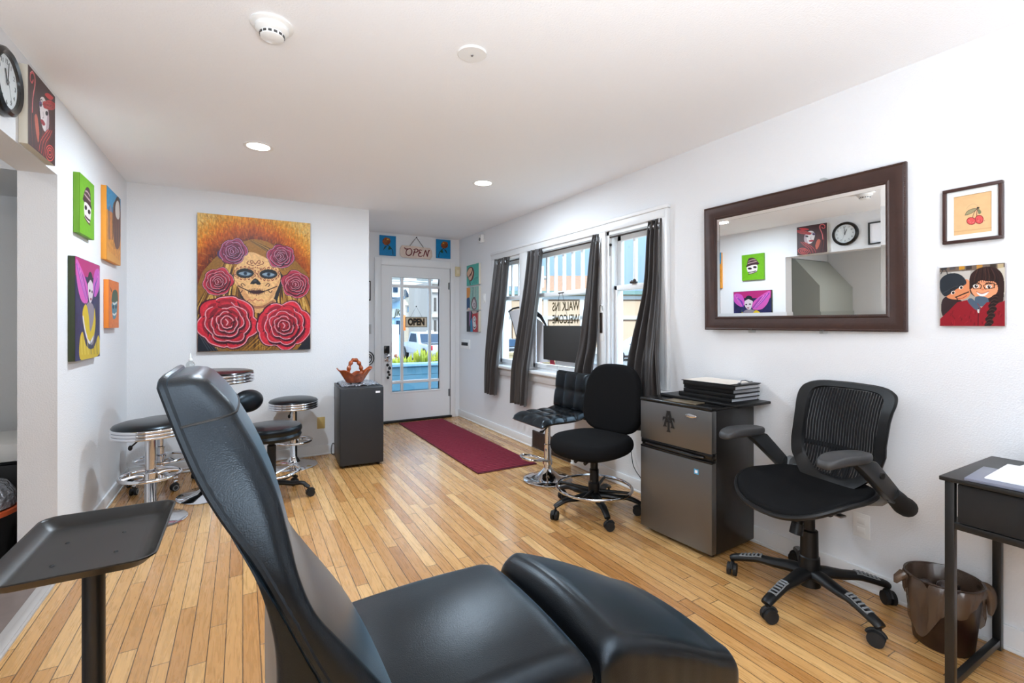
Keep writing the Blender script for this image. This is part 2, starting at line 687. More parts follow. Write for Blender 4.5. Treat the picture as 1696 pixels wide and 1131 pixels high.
# ---- window casing, stool and apron
g = G()
cx0, cx1 = XR - .022, XR
ya, yb, zt = 2.36, 5.076, 2.128
g.box(cx0, cx1, ya, yb, 2.04, zt - .02, .003)
g.box(cx0 - .012, cx1, ya - .012, yb + .012, zt - .028, zt, .006)
g.box(cx0, cx1, ya, 2.443, .81, 2.04, .003)
g.box(cx0 - .008, cx1, ya - .008, ya + .02, .81, zt - .03, .004)
g.box(cx0, cx1, 3.025, 3.123, .81, 2.04, .003)
g.box(cx0, cx1, 4.276, 4.414, .81, 2.04, .003)
g.box(cx0, cx1, 5.005, yb, .81, 2.04, .003)
struct(g.build('trim_3', M['white']))
g = G()
g.box(XR - .065, XR + .06, ya - .03, yb + .03, .772, .806, .010)
g.box(XR - .022, XR, ya, yb, .69, .772, .004)
struct(g.build('trim_4', M['white']))

M['glassdecal'] = mat('gold_lettering', (74, 62, 34), .45)
WIN = []


def window(i, y0, y1, nmun, group):
    """double-hung sash window set in the wall, three-part frame"""
    root = struct(G().box(XR + .001, XR + .15, y0, y0 + .028, WZ0, WZ1).box(XR + .001, XR + .15, y1 - .028, y1, WZ0, WZ1)
                  .box(XR + .001, XR + .15, y0, y1, WZ1 - .03, WZ1).box(XR + .06, XR + .17, y0, y1, WZ0, WZ0 + .035)
                  .box(XR + .02, XR + .045, y0 + .028, y0 + .042, WZ0 + .03, WZ1 - .03).box(XR + .02, XR + .045, y1 - .042, y1 - .028, WZ0 + .03, WZ1 - .03)
                  .build('window_%d' % i, M['white']))
    a, b = y0 + .03, y1 - .03
    zm = 1.575
    s = .042
    # lower sash (inner), upper sash (outer)
    lo = G()
    x0, x1 = XR + .048, XR + .085
    lo.box(x0, x1, a, a + s, WZ0 + .03, zm + .02, .003).box(x0, x1, b - s, b, WZ0 + .03, zm + .02, .003)
    lo.box(x0, x1, a, b, WZ0 + .03, WZ0 + .072, .003).box(x0, x1, a, b, zm - .018, zm + .022, .003)
    lo.build('lower_sash', M['white'], root)
    G().box(x0 + .016, x0 + .02, a + s - .004, b - s + .004, WZ0 + .068, zm - .014).build('glass_pane', M['glass'], root)
    up = G()
    x0, x1 = XR + .092, XR + .128
    up.box(x0, x1, a, a + s, zm - .02, WZ1 - .03, .003).box(x0, x1, b - s, b, zm - .02, WZ1 - .03, .003)
    up.box(x0, x1, a, b, WZ1 - .075, WZ1 - .03, .003).box(x0, x1, a, b, zm - .02, zm + .022, .003)
    n = nmun
    for k in range(1, n):
        y = a + s + (b - a - 2 * s) * k / n
        up.box(x0 + .002, x1 - .002, y - .011, y + .011, zm, WZ1 - .05, .003)
    up.build('upper_sash', M['white'], root)
    G().box(x0 + .016, x0 + .02, a + s - .004, b - s + .004, zm + .015, WZ1 - .07).build('glass_pane', M['glass'], root)
    return root


WIN.append(window(1, *OPEN[0], 3, None))
WIN.append(window(2, *OPEN[1], 7, None))
WIN.append(window(3, *OPEN[2], 3, None))
# little sash hardware
G().box(XR + .006, XR + .012, 2.995, 3.0, 1.84, 1.93, .002).ball((XR + .01, 2.99, 1.93), .012).build('sash_catch', M['black'], WIN[2])
G().box(XR + .03, XR + .07, 2.74, 2.79, 1.598, 1.615, .004).ball((XR + .045, 2.75, 1.62), .014).ball((XR + .045, 2.78, 1.615), .01).build('sash_lock', M['darkmetal'], WIN[2])

# ---- front door with its casing
g = G()
cz = 2.128
g.box(1.452, DX0, YD - .022, YD, 0.001, cz, .004)
g.box(DX1, 2.552, YD - .022, YD, 0.001, cz, .004)
g.box(DX0, DX1, YD - .022, YD, 2.042, cz, .004)
g.box(2.552, 2.605, YD - .012, YD, 0.001, .1, .003)
struct(g.build('trim_5', M['white']))
struct(G().box(DX0 - .008, DX0 + .0, YD - .018, YD + .18, .02, 2.045).box(DX1, DX1 + .008, YD - .018, YD + .18, .02, 2.045).box(DX0, DX1, YD - .018, YD + .18, 2.036, 2.045).build('trim_6', M['white']))
struct(G().box(DX0 - .02, DX1 + .02, YD - .03, YD + .2, 0.0, .03, .006).build('trim_7', M['blackmetal']))
door = G()
dy0, dy1 = YD - .008, YD + .036
gx0, gx1, gz0, gz1 = 1.677, 2.322, .40, 1.889
dl, dr = DX0 + .004, DX1 - .003
door.box(dl, gx0, dy0, dy1, .032, 2.034).box(gx1, dr, dy0, dy1, .032, 2.034)
door.box(gx0, gx1, dy0, dy1, .032, gz0).box(gx0, gx1, dy0, dy1, gz1, 2.034)
for x in (1.811, 2.192):
    door.box(x - .018, x + .018, dy0 + .004, dy1 - .004, gz0, gz1, .005)
for z in (.522, 1.777):
    door.box(gx0, gx1, dy0 + .003, dy1 - .003, z - .020, z + .020, .005)
for (a, b, c, d) in ((gx0 - .02, gx1 + .02, gz0 - .02, gz0), (gx0 - .02, gx1 + .02, gz1, gz1 + .02), (gx0 - .02, gx0, gz0, gz1), (gx1, gx1 + .02, gz0, gz1)):
    door.box(a, b, dy0 - .008, dy1, c, d, .003)
door1 = struct(door.build('door_1', M['white']))
G().box(gx0, gx1, YD + .012, YD + .016, gz0, gz1).build('glass_pane', M['glass'], door1)
# handle set: keypad deadbolt, knob
h = G()
h.box(1.572, 1.642, dy0 - .02, dy0, .90, 1.0, .008)
h.build('deadbolt', M['blackgloss'], door1)
h = G().lathe([(0, 0), (.03, 0), (.032, .008), (.02, .02), (.012, .03), (.012, .045), (.026, .055), (.03, .07), (.022, .082), (0, .085)], (1.607, dy0, .86), 20, Matrix.Rotation(R(90), 4, 'X'))
h.box(1.578, 1.636, dy0 - .006, dy0, .80, .93, .004)
h.build('door_knob', M['chrome'], door1)
for z in (1.80, .34):
    q = G().cyl((DX1 - .002, dy0 - .006, z - .05), (DX1 - .002, dy0 - .006, z + .05), .008, seg=10).box(DX1 - .03, DX1 + .02, dy0 - .003, dy0 + .001, z - .048, z + .048)
    q.build('hinge', M['steel'], door1)
# door keys hang from the lock
k = thing('key_bunch', 'bunch of keys and black charms hanging from the front door lock', 'keys', (1.607, dy0 - .092, .86))
g = G()
g.tube([(.034 * math.cos(a * PI / 10), 0, -.02 + .04 * math.sin(a * PI / 10)) for a in range(20)], .003, 6, closed=True)
g.build('key_ring', M['chrome'], k)
for (dx, dz, r_) in ((-.012, -.10, .018), (.014, -.14, .02), (.0, -.19, .018), (.012, -.225, .016), (-.006, -.26, .017)):
    G().ball((dx, 0, dz), r_, 1, .6, 1.1, 10).cyl((dx, 0, dz), (dx * .5, 0, dz + .045), .002, seg=6).build('charm', M['rubber'], k)

# outlets, registers and plates
g = wall_thing('floor_register', 'dark brown wall register in the baseboard behind the bar chair', 'vent', (XR, 3.838, .098), F_RIGHT)
G().box(-.325, .325, -.087, .087, 0, .016, .004).build('register_plate', M['darkmetal'], g)
q = G()
for i in range(11):
    q.box(-.29, .29, -.066 + i * .0125, -.060 + i * .0125, .016, .02)
q.build('louvers', mat('register_louver', (64, 46, 38), .5), g)
q = wall_thing('outlet_cover', 'white outlet cover low on the wall behind the mesh office chair', 'outlet', (XR, 1.165, .30), F_RIGHT)
G().box(-.037, .037, -.058, .058, 0, .006, .003).build('cover_plate', M['whiteplastic'], q)
G().box(-.017, .017, .008, .038, .006, .009, .002).box(-.017, .017, -.038, -.008, .006, .009, .002).build('socket', M['whiteplastic'], q)
q = wall_thing('outlet_cover', 'tan blank outlet cover on the wall left of the black cooler', 'outlet', (.665, YB, .315), F_BACK)
G().box(-.036, .036, -.056, .056, 0, .006, .003).build('cover_plate', M['brassplate'], q)
for z_ in (.03, -.03):
    G().cyl((0, z_, .006), (0, z_, .008), .004, seg=8).build('screw', M['brassplate'], q)
q = wall_thing('light_switch', 'white light switch on the wall right of the three small canvases', 'switch', (XR, 5.31, 1.60), F_RIGHT)
G().box(-.036, .036, -.057, .057, 0, .006, .003).build('switch_plate', M['whiteplastic'], q)
G().box(-.016, .016, -.033, .033, .006, .012, .003).build('rocker', M['whiteplastic'], q)
q = wall_thing('light_switch', 'grey switch plate left of the front door at the wall corner', 'switch', (1.375, YD, 1.215), F_BACK)
G().box(-.04, .04, -.06, .06, 0, .006, .003).build('switch_plate', mat('grey_plate', (190, 190, 188), .4), q)
G().box(-.006, .006, -.014, .014, .006, .016, .002).build('toggle', M['whiteplastic'], q)
q = wall_thing('light_switch', 'white switch plate on the stair wall of the side room', 'switch', (-1.745, 3.86, 1.20), F_LEFT)
G().box(-.036, .036, -.057, .057, 0, .006, .003).build('switch_plate', M['whiteplastic'], q)
q = wall_thing('mail_slot', 'white framed mail slot in the wall beside the front door', 'mail slot', (XR, 5.885, 1.008), F_RIGHT)
G().box(-.155, .155, -.062, .062, 0, .012, .004).build('slot_frame', M['whiteplastic'], q)
G().box(-.105, .105, -.020, .024, .012, .015, .001).build('slot_flap', M['black'], q)
q = wall_thing('door_chime', 'cream door chime box high in the corner right of the front door', 'chime', (2.582, YD, 2.005), F_BACK)
G().box(-.033, .033, -.065, .065, 0, .045, .006).build('chime_box', M['cream'], q)
G().box(-.02, .02, -.03, .02, .045, .049, .003).build('chime_grille', mat('cream_light', (226, 214, 184), .5), q)
q = wall_thing('motion_sensor', 'small white motion sensor near the ceiling left of the windows', 'sensor', (XR, 5.34, 2.345), F_RIGHT)
G().box(-.045, .045, -.05, .05, 0, .05, .012).build('sensor_body', M['whiteplastic'], q)
G().ball((.0, -.01, .05), .022, 1, 1, .5, 12).build('sensor_lens', M['greyplastic'], q)
q = wall_thing('picture_frame', 'thin black framed picture left of the door, half behind the wall corner', 'picture', (1.30, YD, 1.70), F_BACK)
G().box(-.105, .105, -.125, .125, 0, .018, .003).build('frame', M['black'], q)
G().box(-.09, .09, -.11, .11, .018, .0195).build('print', M['paper'], q)
q = wall_thing('wall_ornament', 'black and white swirl ornament on the wall behind the ceramic basket', 'ornament', (1.375, YD, .845), F_BACK)
o_ = G()
for r_ in (.07, .045):
    o_.tube([(r_ * math.cos(a * PI / 14), r_ * 1.2 * math.sin(a * PI / 14), .006) for a in range(28)], .006, 6, closed=True)
o_.tube([(.03 * math.cos(a / 3) * (1 - a / 22), .03 * math.sin(a / 3) * (1 - a / 22), .006) for a in range(18)], .005, 6)
o_.tube([(-.02, .075, .006), (-.01, .10, .006), (-.025, .115, .006)], .005, 6)
o_.build('swirl', M['black'], q)
# ================================================================== RECLINING LEATHER CHAIR
def interp_rows(rows, n):
    P = [np.array(r, float) for r in rows]
    out = []
    k = len(P)
    for i in range(n):
        t = i / (n - 1) * (k - 1)
        a = min(int(t), k - 2)
        f = t - a
        p0, p1, p2, p3 = P[max(a - 1, 0)], P[a], P[a + 1], P[min(a + 2, k - 1)]
        out.append(.5 * ((2 * p1) + (p2 - p0) * f + (2 * p0 - 5 * p1 + 4 * p2 - p3) * f * f + (3 * p1 - p0 - 3 * p2 + p3) * f ** 3))
    return out


def section(y0, y1, th, rf, rb, crown, n=7, ns=9):
    """rounded rectangle in (y, d); d = 0 at the back face, th at the front face; crowned front"""
    rf = min(rf, th * .62, (y1 - y0) * .4)
    rb = min(rb, th * .35, (y1 - y0) * .3)
    pts = []
    for j in range(ns):
        s = -1 + 2 * j / (ns - 1)
        pts.append(((y0 + y1) / 2 + s * ((y1 - y0) / 2 - rf), th + crown * (1 - s * s)))
    for j in range(1, n + 1):
        a = PI / 2 * (1 - j / n)
        pts.append((y1 - rf + rf * math.cos(a), th - rf + rf * math.sin(a)))
    for j in range(0, n + 1):
        a = -PI / 2 * j / n
        pts.append((y1 - rb + rb * math.cos(a), rb + rb * math.sin(a)))
    for j in range(0, n + 1):
        a = -PI / 2 - PI / 2 * j / n
        pts.append((y0 + rb + rb * math.cos(a), rb + rb * math.sin(a)))
    for j in range(0, n):
        a = PI - PI / 2 * j / n
        pts.append((y0 + rf + rf * math.cos(a), th - rf + rf * math.sin(a)))
    return pts


CX, CY = .45, 1.09
rec = thing('recliner_chair', 'large black leather reclining client chair in the foreground', 'chair', (CX, CY, 0))
W0 = Vector((CX, CY, 0))
# rows: front x, front z, piping x, piping z, y near, y far
rows0 = [(.262, .45, .20, .45, .862, 1.318), (.258, .52, .182, .50, .855, 1.322), (.230, .585, .160, .575, .852, 1.322), (.180, .665, .128, .655, .850, 1.318), (.140, .725, .100, .715, .850, 1.312),
         (.103, .785, .074, .775, .852, 1.306), (.078, .85, .047, .835, .858, 1.302), (.060, .92, .014, .905, .868, 1.296), (.040, .99, -.026, .975, .880, 1.286), (.016, 1.055, -.057, 1.04, .892, 1.275),
         (-.010, 1.112, -.079, 1.10, .904, 1.262), (-.034, 1.157, -.095, 1.15, .915, 1.246), (-.056, 1.188, -.106, 1.186, .926, 1.225)]


def push(x, z, k):
    return x * k, 1.28 + (z - 1.28) * k


rows = []
for (fx_, fz_, bx_, bz_, y0_, y1_) in rows0:
    k_ = y0_ / .852
    f_ = push(fx_, fz_, 1 + (k_ - 1) * .7)
    b_ = push(bx_, bz_, k_)
    rows.append((*f_, *b_, y0_, y1_))
secs = interp_rows(rows, 64)
l_ = rows[-1]
secs.append(np.array((l_[0] - .009, l_[1] + .008, l_[2] - .0005, l_[3] + .008, .938, 1.20)))
secs.append(np.array((l_[0] - .022, l_[1] + .012, l_[2] + .002, l_[3] + .012, .958, 1.172)))
rr = []
side_near, side_far, seam_pts = [], [], None
for i, s_ in enumerate(secs):
    F, P_ = Vector((s_[0], 0, s_[1])), Vector((s_[2], 0, s_[3]))
    ax = (F - P_)
    th = ax.length
    ax.normalize()
    tt = i / (len(secs) - 1)
    head = 1 / (1 + math.exp(-(tt - .845) * 160))
    th2 = th * (1 + .05 * head)
    # gathered creases low on the sides
    cre = .0016 * math.sin(tt * 210) * math.exp(-((tt - .55) / .16) ** 2)
    sec = section(s_[4] - cre, s_[5], th2, .030, .008, .006)
    ring_ = [P_ + ax * (d * (1 + .20 * (1.0 - (y - .85) / .45))) + Vector((0, y, 0)) - W0 for (y, d) in sec]
    rr.append(ring_)
    side_near.append(P_ + ax * .004 + Vector((0, s_[4] + .004, 0)) - W0)
    side_far.append(P_ + ax * .004 + Vector((0, s_[5] - .004, 0)) - W0)
    if seam_pts is None and tt > .845:
        seam_pts = [p + ax * .0 for p in ring_]
back = G().rings(rr).build('backrest', M['leather'], rec)
G().tube(side_near[::1] + [] + side_far[::-1], .0075, 8).build('piping', M['leather'], back)
G().tube(seam_pts[:], .0022, 6, closed=True).build('seam', M['black'], back)
# back shell behind the cushion
rows = [(.05, .30, .70), (.046, .45, .60), (.046, .60, .70), (.048, .70, .7), (.042, .775, .7), (.022, .86, .7), (-.012, .94, .7), (-.045, 1.015, .7), (-.074, 1.09, .7), (-.086, 1.125, .7), (-.090, 1.150, .7)]
pp = cat_rom([(r_[0] * (1 + max(0, r_[1] - .85) * .27), 0, 1.28 + (r_[1] - 1.28) * (1 + max(0, r_[1] - .85) * .27)) for r_ in rows], 5)
fr = [(.20, .30), (.20, .45), (.178, .50), (.155, .575), (.122, .655), (.094, .715), (.068, .775), (.041, .835), (.008, .905), (-.032, .975), (-.062, 1.04), (-.083, 1.10), (-.098, 1.15), (-.104, 1.178)]

FR = [(a_ * (1 + max(0, z_ - .85) * .27), 1.28 + (z_ - 1.28) * (1 + max(0, z_ - .85) * .27)) for a_, z_ in fr]


def frx(z):
    for (a, za), (b, zb) in zip(FR[:-1], FR[1:]):
        if z <= zb:
            f = max(0, (z - za) / (zb - za))
            return a + (b - a) * f
    return FR[-1][0]


rr = []
for p in pp:
    x1 = max(frx(p.z), p.x + .004)
    w0, w1 = .856, 1.298
    if p.z > .85:
        w0 += (p.z - .85) * .24
        w1 -= (p.z - .85) * .25
    sec = section(w0, w1, x1 - p.x, .002, .018, 0)
    rr.append([Vector((p.x + d, y, p.z)) - W0 for (y, d) in sec])
G().rings(rr).build('back_shell', M['leather'], rec)

# seat cushion, lofted from back to front
rr = []
for i in range(40):
    t_ = i / 39
    x = .15 + (.688 - .15) * t_
    zt = .545 + .010 * math.sin(PI * t_)
    zb = .44
    e_ = 0
    if t_ > .88:
        q = (t_ - .88) / .12
        e_ = 1 - math.sqrt(max(0, 1 - q * q))
    if t_ < .08:
        q = (.08 - t_) / .08
        e_ = 1 - math.sqrt(max(0, 1 - q * q))
    zt -= e_ * .035
    zb += e_ * .03
    y0 = .828 + .006 * t_ + e_ * .006
    y1 = 1.345 - e_ * .006 - .02 * (1 - t_)
    sec = section(y0, y1, zt - zb, .055, .02, .016 * (1 - e_))
    rr.append([Vector((x - .02 * (y - 1.09) * -0.1, y, zb + d)) - W0 for (y, d) in sec])
seat = G().rings(rr).build('seat', M['leather'], rec)

# leg rest
rr = []
for i in range(48):
    t_ = i / 47
    L_ = .60
    x = .712 + L_ * .842 * t_
    zt = .548 - .226 * max(0, t_ - .10)
    e_ = 0
    if t_ < .16:
        q = (.16 - t_) / .16
        e_ = 1 - math.sqrt(max(0, 1 - q * q))
    if t_ > .955:
        q = (t_ - .955) / .045
        e_ = 1 - math.sqrt(max(0, 1 - q * q))
    th = .135 - .02 * t_
    bul = .012 * math.sin(PI * min(1, t_ * 1.2))
    y0 = .826 + e_ * .014 + .012 * t_
    y1 = 1.350 - e_ * .014 - .03 * t_
    pk = .0006 * math.sin(t_ * 61 + 2 * math.sin(t_ * 9)) * math.exp(-((t_ - .42) / .3) ** 2)
    sec = section(y0, y1, th * (1 - e_ * (.55 if t_ < .5 else .22)), .048, .02, .020 * (1 - e_))
    z0 = zt - th + e_ * th * .22
    rr.append([Vector((x, y + (pk if (y < .86 and d < th * .75) else 0), z0 + d + bul)) - W0 for (y, d) in sec])
leg = G().rings(rr).build('leg_rest', M['leather'], rec)
g = G()
g.box(.665, .73, .862, .874, .36, .46, .004)
g.cyl((.70, .855, .415), (.70, .88, .415), .022, seg=16)
g.tube([(.69, .858, .42), (.71, .852, .40), (.735, .852, .35), (.75, .855, .29)], .010, 8)
g.bm.transform(Matrix.Translation(-W0))
g.build('hinge_bracket', M['blackgloss'], rec)
g = G()
g.box(.13, .64, .93, 1.25, .36, .44, .01)
g.cyl((.42, 1.09, .06), (.42, 1.09, .37), .05, seg=24)
g.box(.05, .2, 1.0, 1.18, .33, .40, .01)
g.bm.transform(Matrix.Translation(-W0))
g.build('seat_frame', M['blackmetal'], rec)
G().lathe([(0, 0), (.29, 0), (.30, .012), (.28, .024), (.09, .05), (.055, .08), (0, .08)], (-.03, 0, 0), 40).build('base_plate', M['blackmetal'], rec)

# ================================================================== INSTRUMENT TRAY
TX, TY, TZ = -.292, 1.395, .80
ts = thing('instrument_tray_stand', 'black metal instrument tray on a thick black pole beside the recliner', 'tray stand', (TX, TY, 0))


def rrect(w, d, r, n=8, cx=0, cy=0):
    out = []
    for (sx, sy, a0) in ((1, 1, 0), (-1, 1, 90), (-1, -1, 180), (1, -1, 270)):
        for j in range(n + 1):
            a = R(a0 + 90 * j / n)
            out.append((cx + sx * (w / 2 - r) + r * math.cos(a), cy + sy * (d / 2 - r) + r * math.sin(a)))
    return out


hw, hd = .272, .376
rr = []
for (sc_, z, r_) in ((0, -.022, .028), (.004, -.020, .028), (.022, -.002, .034), (.026, .0, .036), (.026, .003, .036), (.022, .003, .034), (.019, .0, .033), (.002, -.0175, .027), (-.012, -.0195, .02)):
    rr.append([(x, y, z) for x, y in rrect(hw - .026 * 2 + sc_ * 2, hd - .026 * 2 + sc_ * 2, r_)])
g = G()
g.rings(rr)
tr = g.build('tray', M['tray'], ts, (0, 0, TZ))
for (x, y) in ((-.055, .045), (.045, .055), (-.05, -.075), (.05, -.06)):
    G().lathe([(0, 0), (.005, 0), (.003, .0025), (0, .003)], (x, y, -.0195), 8).build('screw', M['black'], tr)
g = G().cyl((0, 0, .03), (0, 0, TZ - .022), .0205, seg=28).box(-.07, .07, -.03, .03, TZ - .034, TZ - .021, .004)
g.build('pole', M['blackmetal'], ts)
G().cyl((.018, 0, TZ - .06), (.05, 0, TZ - .06), .007, seg=10).ball((.056, 0, TZ - .06), .017, 1.1, 1, 1, 14).build('clamp_knob', M['blackgloss'], ts)
for a in range(5):
    c_, s_ = math.cos(R(a * 72 + 20)), math.sin(R(a * 72 + 20))
    b_ = G().tube([(c_ * .02, s_ * .02, .09), (c_ * .14, s_ * .14, .075), (c_ * .25, s_ * .25, .058)], [.02, .016, .013], 10).build('base_leg', M['blackmetal'], ts)
    G().cyl((c_ * .25, s_ * .25, .058), (c_ * .25, s_ * .25, .045), .006, seg=8).cyl((c_ * .25 - s_ * .012, s_ * .25 + c_ * .012, .025), (c_ * .25 + s_ * .012, s_ * .25 - c_ * .012, .025), .025, seg=16).build('caster', M['rubber'], b_)

# ================================================================== SEATING PARTS


def caster(parent, c, ang, r=.027, mat_=None, hub=None):
    """twin-wheel caster; c is the foot of its stem on the leg end"""
    d = Vector((math.cos(R(ang)), math.sin(R(ang)), 0))
    n_ = Vector((-d.y, d.x, 0))
    k = Vector((c[0], c[1], r)) + d * .012
    g = G()
    g.cyl((c[0], c[1], c[2]), (c[0], c[1], r * 1.2), .006, seg=8)
    g.m(0)
    for s_ in (-1, 1):
        g.cyl(k + n_ * s_ * .006, k + n_ * s_ * .022, r, seg=18)
    # hood
    pts = [k + d * (math.cos(a) * r * 1.12) + Vector((0, 0, math.sin(a) * r * 1.12)) for a in [R(20 + 14 * j) for j in range(11)]]
    g.tube(pts, [.008] * len(pts), 8)
    o = g.build('caster', mat_ or M['rubber'], parent)
    if hub:
        for s_ in (-1, 1):
            h = G()
            q = [k + n_ * s_ * .0225 + (d * math.cos(a) + Vector((0, 0, 1)) * math.sin(a)) * r * .66 for a in [2 * PI * j / 18 for j in range(18)]]
            h.tube(q, .0035, 6, closed=True)
            h.build('caster_ring', hub, o)
    return o


def star_base(root, a0, rad, z_hub, z_end, mt, caster_r=.027, w0=.034, w1=.018, hub=None, cmat=None, grips=False):
    for i in range(5):
        a = a0 + 72 * i
        c_, s_ = math.cos(R(a)), math.sin(R(a))
        prof = [(0.015, z_hub, w0), (.07, z_hub + .004, w0 * .92), (.15, z_hub - .004, w0 * .78), (.22, (z_hub + z_end) / 2 + .012, w0 * .68), (rad * .93, z_end + .006, w1 * 1.1), (rad, z_end - .006, w1)]
        pts = cat_rom([(p[0] * c_, p[0] * s_, p[1]) for p in prof], 5)
        rs = []
        for j in range(len(pts)):
            q = j / (len(pts) - 1) * (len(prof) - 1)
            k = min(int(q), len(prof) - 2)
            rs.append(prof[k][2] + (prof[k + 1][2] - prof[k][2]) * (q - k))
        leg_ = G().tube(pts, rs, 12, flat=.7).build('base_leg', mt, root)
        if grips:
            g = G()
            for j in range(6):
                rr_ = .205 + j * .018
                q_ = min(range(len(pts)), key=lambda m: abs(math.hypot(pts[m].x, pts[m].y) - rr_))
                zz = pts[q_].z + rs[q_] * .7
                m_ = Matrix.Rotation(R(a), 4, 'Z') @ Matrix.Translation((rr_, 0, zz)) @ Matrix.Rotation(R(14), 4, 'Y')
                g.box(-.0045, .0045, -.015, .015, -.003, .0035, .0015, 1, m_)
            for s2 in (-1, 1):
                g.tube([Vector((math.cos(R(a)) * r2 - math.sin(R(a)) * s2 * .016, math.sin(R(a)) * r2 + math.cos(R(a)) * s2 * .016, 0)) + Vector((0, 0, pts[min(range(len(pts)), key=lambda m: abs(math.hypot(pts[m].x, pts[m].y) - r2))].z + .58 * rs[min(range(len(pts)), key=lambda m: abs(math.hypot(pts[m].x, pts[m].y) - r2))])) for r2 in (.20, .225, .25, .275, .30)], .003, 6)
            g.build('foot_grip', M['greyplastic'], leg_)
        caster(leg_, (c_ * (rad - .004), s_ * (rad - .004), z_end - .01), a + 40 + 57 * i, caster_r, cmat, hub)


def round_seat(root, r, z0, z1, rings=3, band=.062):
    """diner seat: padded black top over a ribbed chrome band"""
    prof = [(0, z1 + .016), (r * .4, z1 + .014), (r * .75, z1 + .007), (r * .93, z1 - .006), (r * .975, z1 - .018), (r * .97, z1 - .024), (0, z1 - .024)]
    G().lathe(prof, seg=56).build('seat_pad', M['vinyl'], root)
    pr_ = [(0, z1 - .024), (r * .96, z1 - .024)]
    zt = z1 - .022
    hh = band / rings
    for k in range(rings):
        za = zt - k * hh
        for a in range(0, 181, 20):
            pr_.append((r * .955 + r * .045 * math.sin(R(a)), za - hh / 2 + math.cos(R(a)) * hh / 2 * .95))
    pr_ += [(r * .9, zt - band), (0, zt - band)]
    G().lathe(pr_, seg=64).build('seat_band', M['chrome'], root)


def diner_stool(label, x, y, r, h, ring_z, ring_r, ring_a, lever, group, disc=.2):
    t = thing('bar_stool', label, 'stool', (x, y, 0), 0, group)
    round_seat(t, r, 0, h)
    g = G()
    g.lathe([(.03, ring_z - .03), (.03, h - .10), (.0, h - .10)], seg=24)
    g.lathe([(.045, .012), (.033, .03), (.031, .30), (.028, .31), (.028, h - .1), (.06, h - .088), (.06, h - .08), (0, h - .08)], seg=28)
    g.build('column', M['chrome'], t)
    G().lathe([(0, 0), (disc, 0), (disc + .002, .005), (disc * .97, .010), (disc * .6, .022), (disc * .3, .040), (.05, .065), (.034, .085), (0, .085)], seg=56).build('base_disc', M['chrome'], t)
    g = G().ring((0, 0, ring_z), ring_r, .0115, 48, 10)
    for a in ring_a:
        c_, s_ = math.cos(R(a)), math.sin(R(a))
        g.tube(cat_rom([(c_ * .03, s_ * .03, ring_z), (c_ * ring_r * .5, s_ * ring_r * .5, ring_z + .012), (c_ * ring_r, s_ * ring_r, ring_z)], 6), .009, 8)
    g.lathe([(.031, ring_z - .02), (.04, ring_z - .018), (.04, ring_z + .018), (.031, ring_z + .02)], seg=24)
    g.build('foot_ring', M['chrome'], t)
    g = G()
    c_, s_ = math.cos(R(lever)), math.sin(R(lever))
    g.tube([(c_ * .03, s_ * .03, h - .10), (c_ * .09, s_ * .09, h - .105), (c_ * .13, s_ * .13, h - .13)], .005, 8)
    g.ball((c_ * .135, s_ * .135, h - .135), .012, 1, 1, 1.4, 10)
    g.build('height_lever', M['rubber'], t)
    return t


GS = 'seating along the painted end wall'
diner_stool('large round chrome banded bar stool nearest the left wall, behind the tray', -.52, 3.83, .206, .645, .30, .160, (20, 200), 230, GS)
diner_stool('small chrome banded bar stool beside the black cooler, under the rose portrait', .40, 4.70, .208, .605, .225, .150, (160, 340), 250, GS)

# tall round table of the same make
t = thing('bar_table', 'tall round bar table with chrome banded black top behind the recliner', 'table', (-.205, 4.22, 0))
tr_ = .285
G().lathe([(0, .925), (tr_ * .9, .925), (tr_ * .97, .920), (tr_ * .985, .912), (0, .905)], seg=64).build('table_top', M['blackgloss'], t)
pr_ = [(0, .908), (tr_ * .97, .908)]
for k in range(3):
    for a in range(0, 181, 20):
        pr_.append((tr_ * .975 + .009 * math.sin(R(a)), .909 - k * .023 - .0115 + math.cos(R(a)) * .0108))
pr_ += [(tr_ * .93, .84), (0, .84)]
G().lathe(pr_, seg=72).build('table_band', M['chrome'], t)
G().lathe([(.04, .02), (.036, .05), (.036, .83), (.10, .84), (0, .84)], seg=28).build('column', M['chrome'], t)
G().lathe([(0, 0), (.22, 0), (.222, .006), (.21, .012), (.10, .03), (.05, .06), (.037, .08), (0, .08)], seg=56).build('base_disc', M['chrome'], t)

b = thing('spray_bottle', 'small clear pump bottle standing on the tall bar table', 'bottle', (-.33, 4.14, .926))
G().lathe([(0, 0), (.026, 0), (.028, .006), (.028, .06), (.022, .075), (.011, .085), (.011, .09), (0, .09)], seg=24).build('bottle_body', M['clear'], b)
G().lathe([(0, .088), (.013, .088), (.013, .10), (.008, .104), (.006, .125), (.003, .14), (0, .142)], seg=16).build('pump_cap', M['whiteplastic'], b)

# rolling chrome stool behind the left stool
t = thing('rolling_stool', 'rolling chrome stool with ring and casters behind the large chrome stool', 'stool', (-.565, 4.64, 0), 0, GS)
G().lathe([(0, .46), (.15, .46), (.172, .475), (.175, .50), (.165, .525), (.12, .54), (0, .545)], seg=40).build('seat_pad', M['vinyl'], t)
G().lathe([(.045, .06), (.040, .12), (.028, .125), (.028, .30), (.031, .302), (.031, .312), (.022, .316), (.022, .46), (0, .46)], seg=24).build('column', M['chrome'], t)
star_base(t, 14, .23, .10, .07, M['chrome'], .026, .022, .013, M['greyplastic'])
g = G().ring((0, 0, .215), .17, .010, 44, 8)
for a in (70, 190, 310):
    c_, s_ = math.cos(R(a)), math.sin(R(a))
    g.tube(cat_rom([(c_ * .03, s_ * .03, .19), (c_ * .09, s_ * .09, .225), (c_ * .17, s_ * .17, .215)], 6), .008, 8)
g.build('foot_ring', M['chrome'], t)

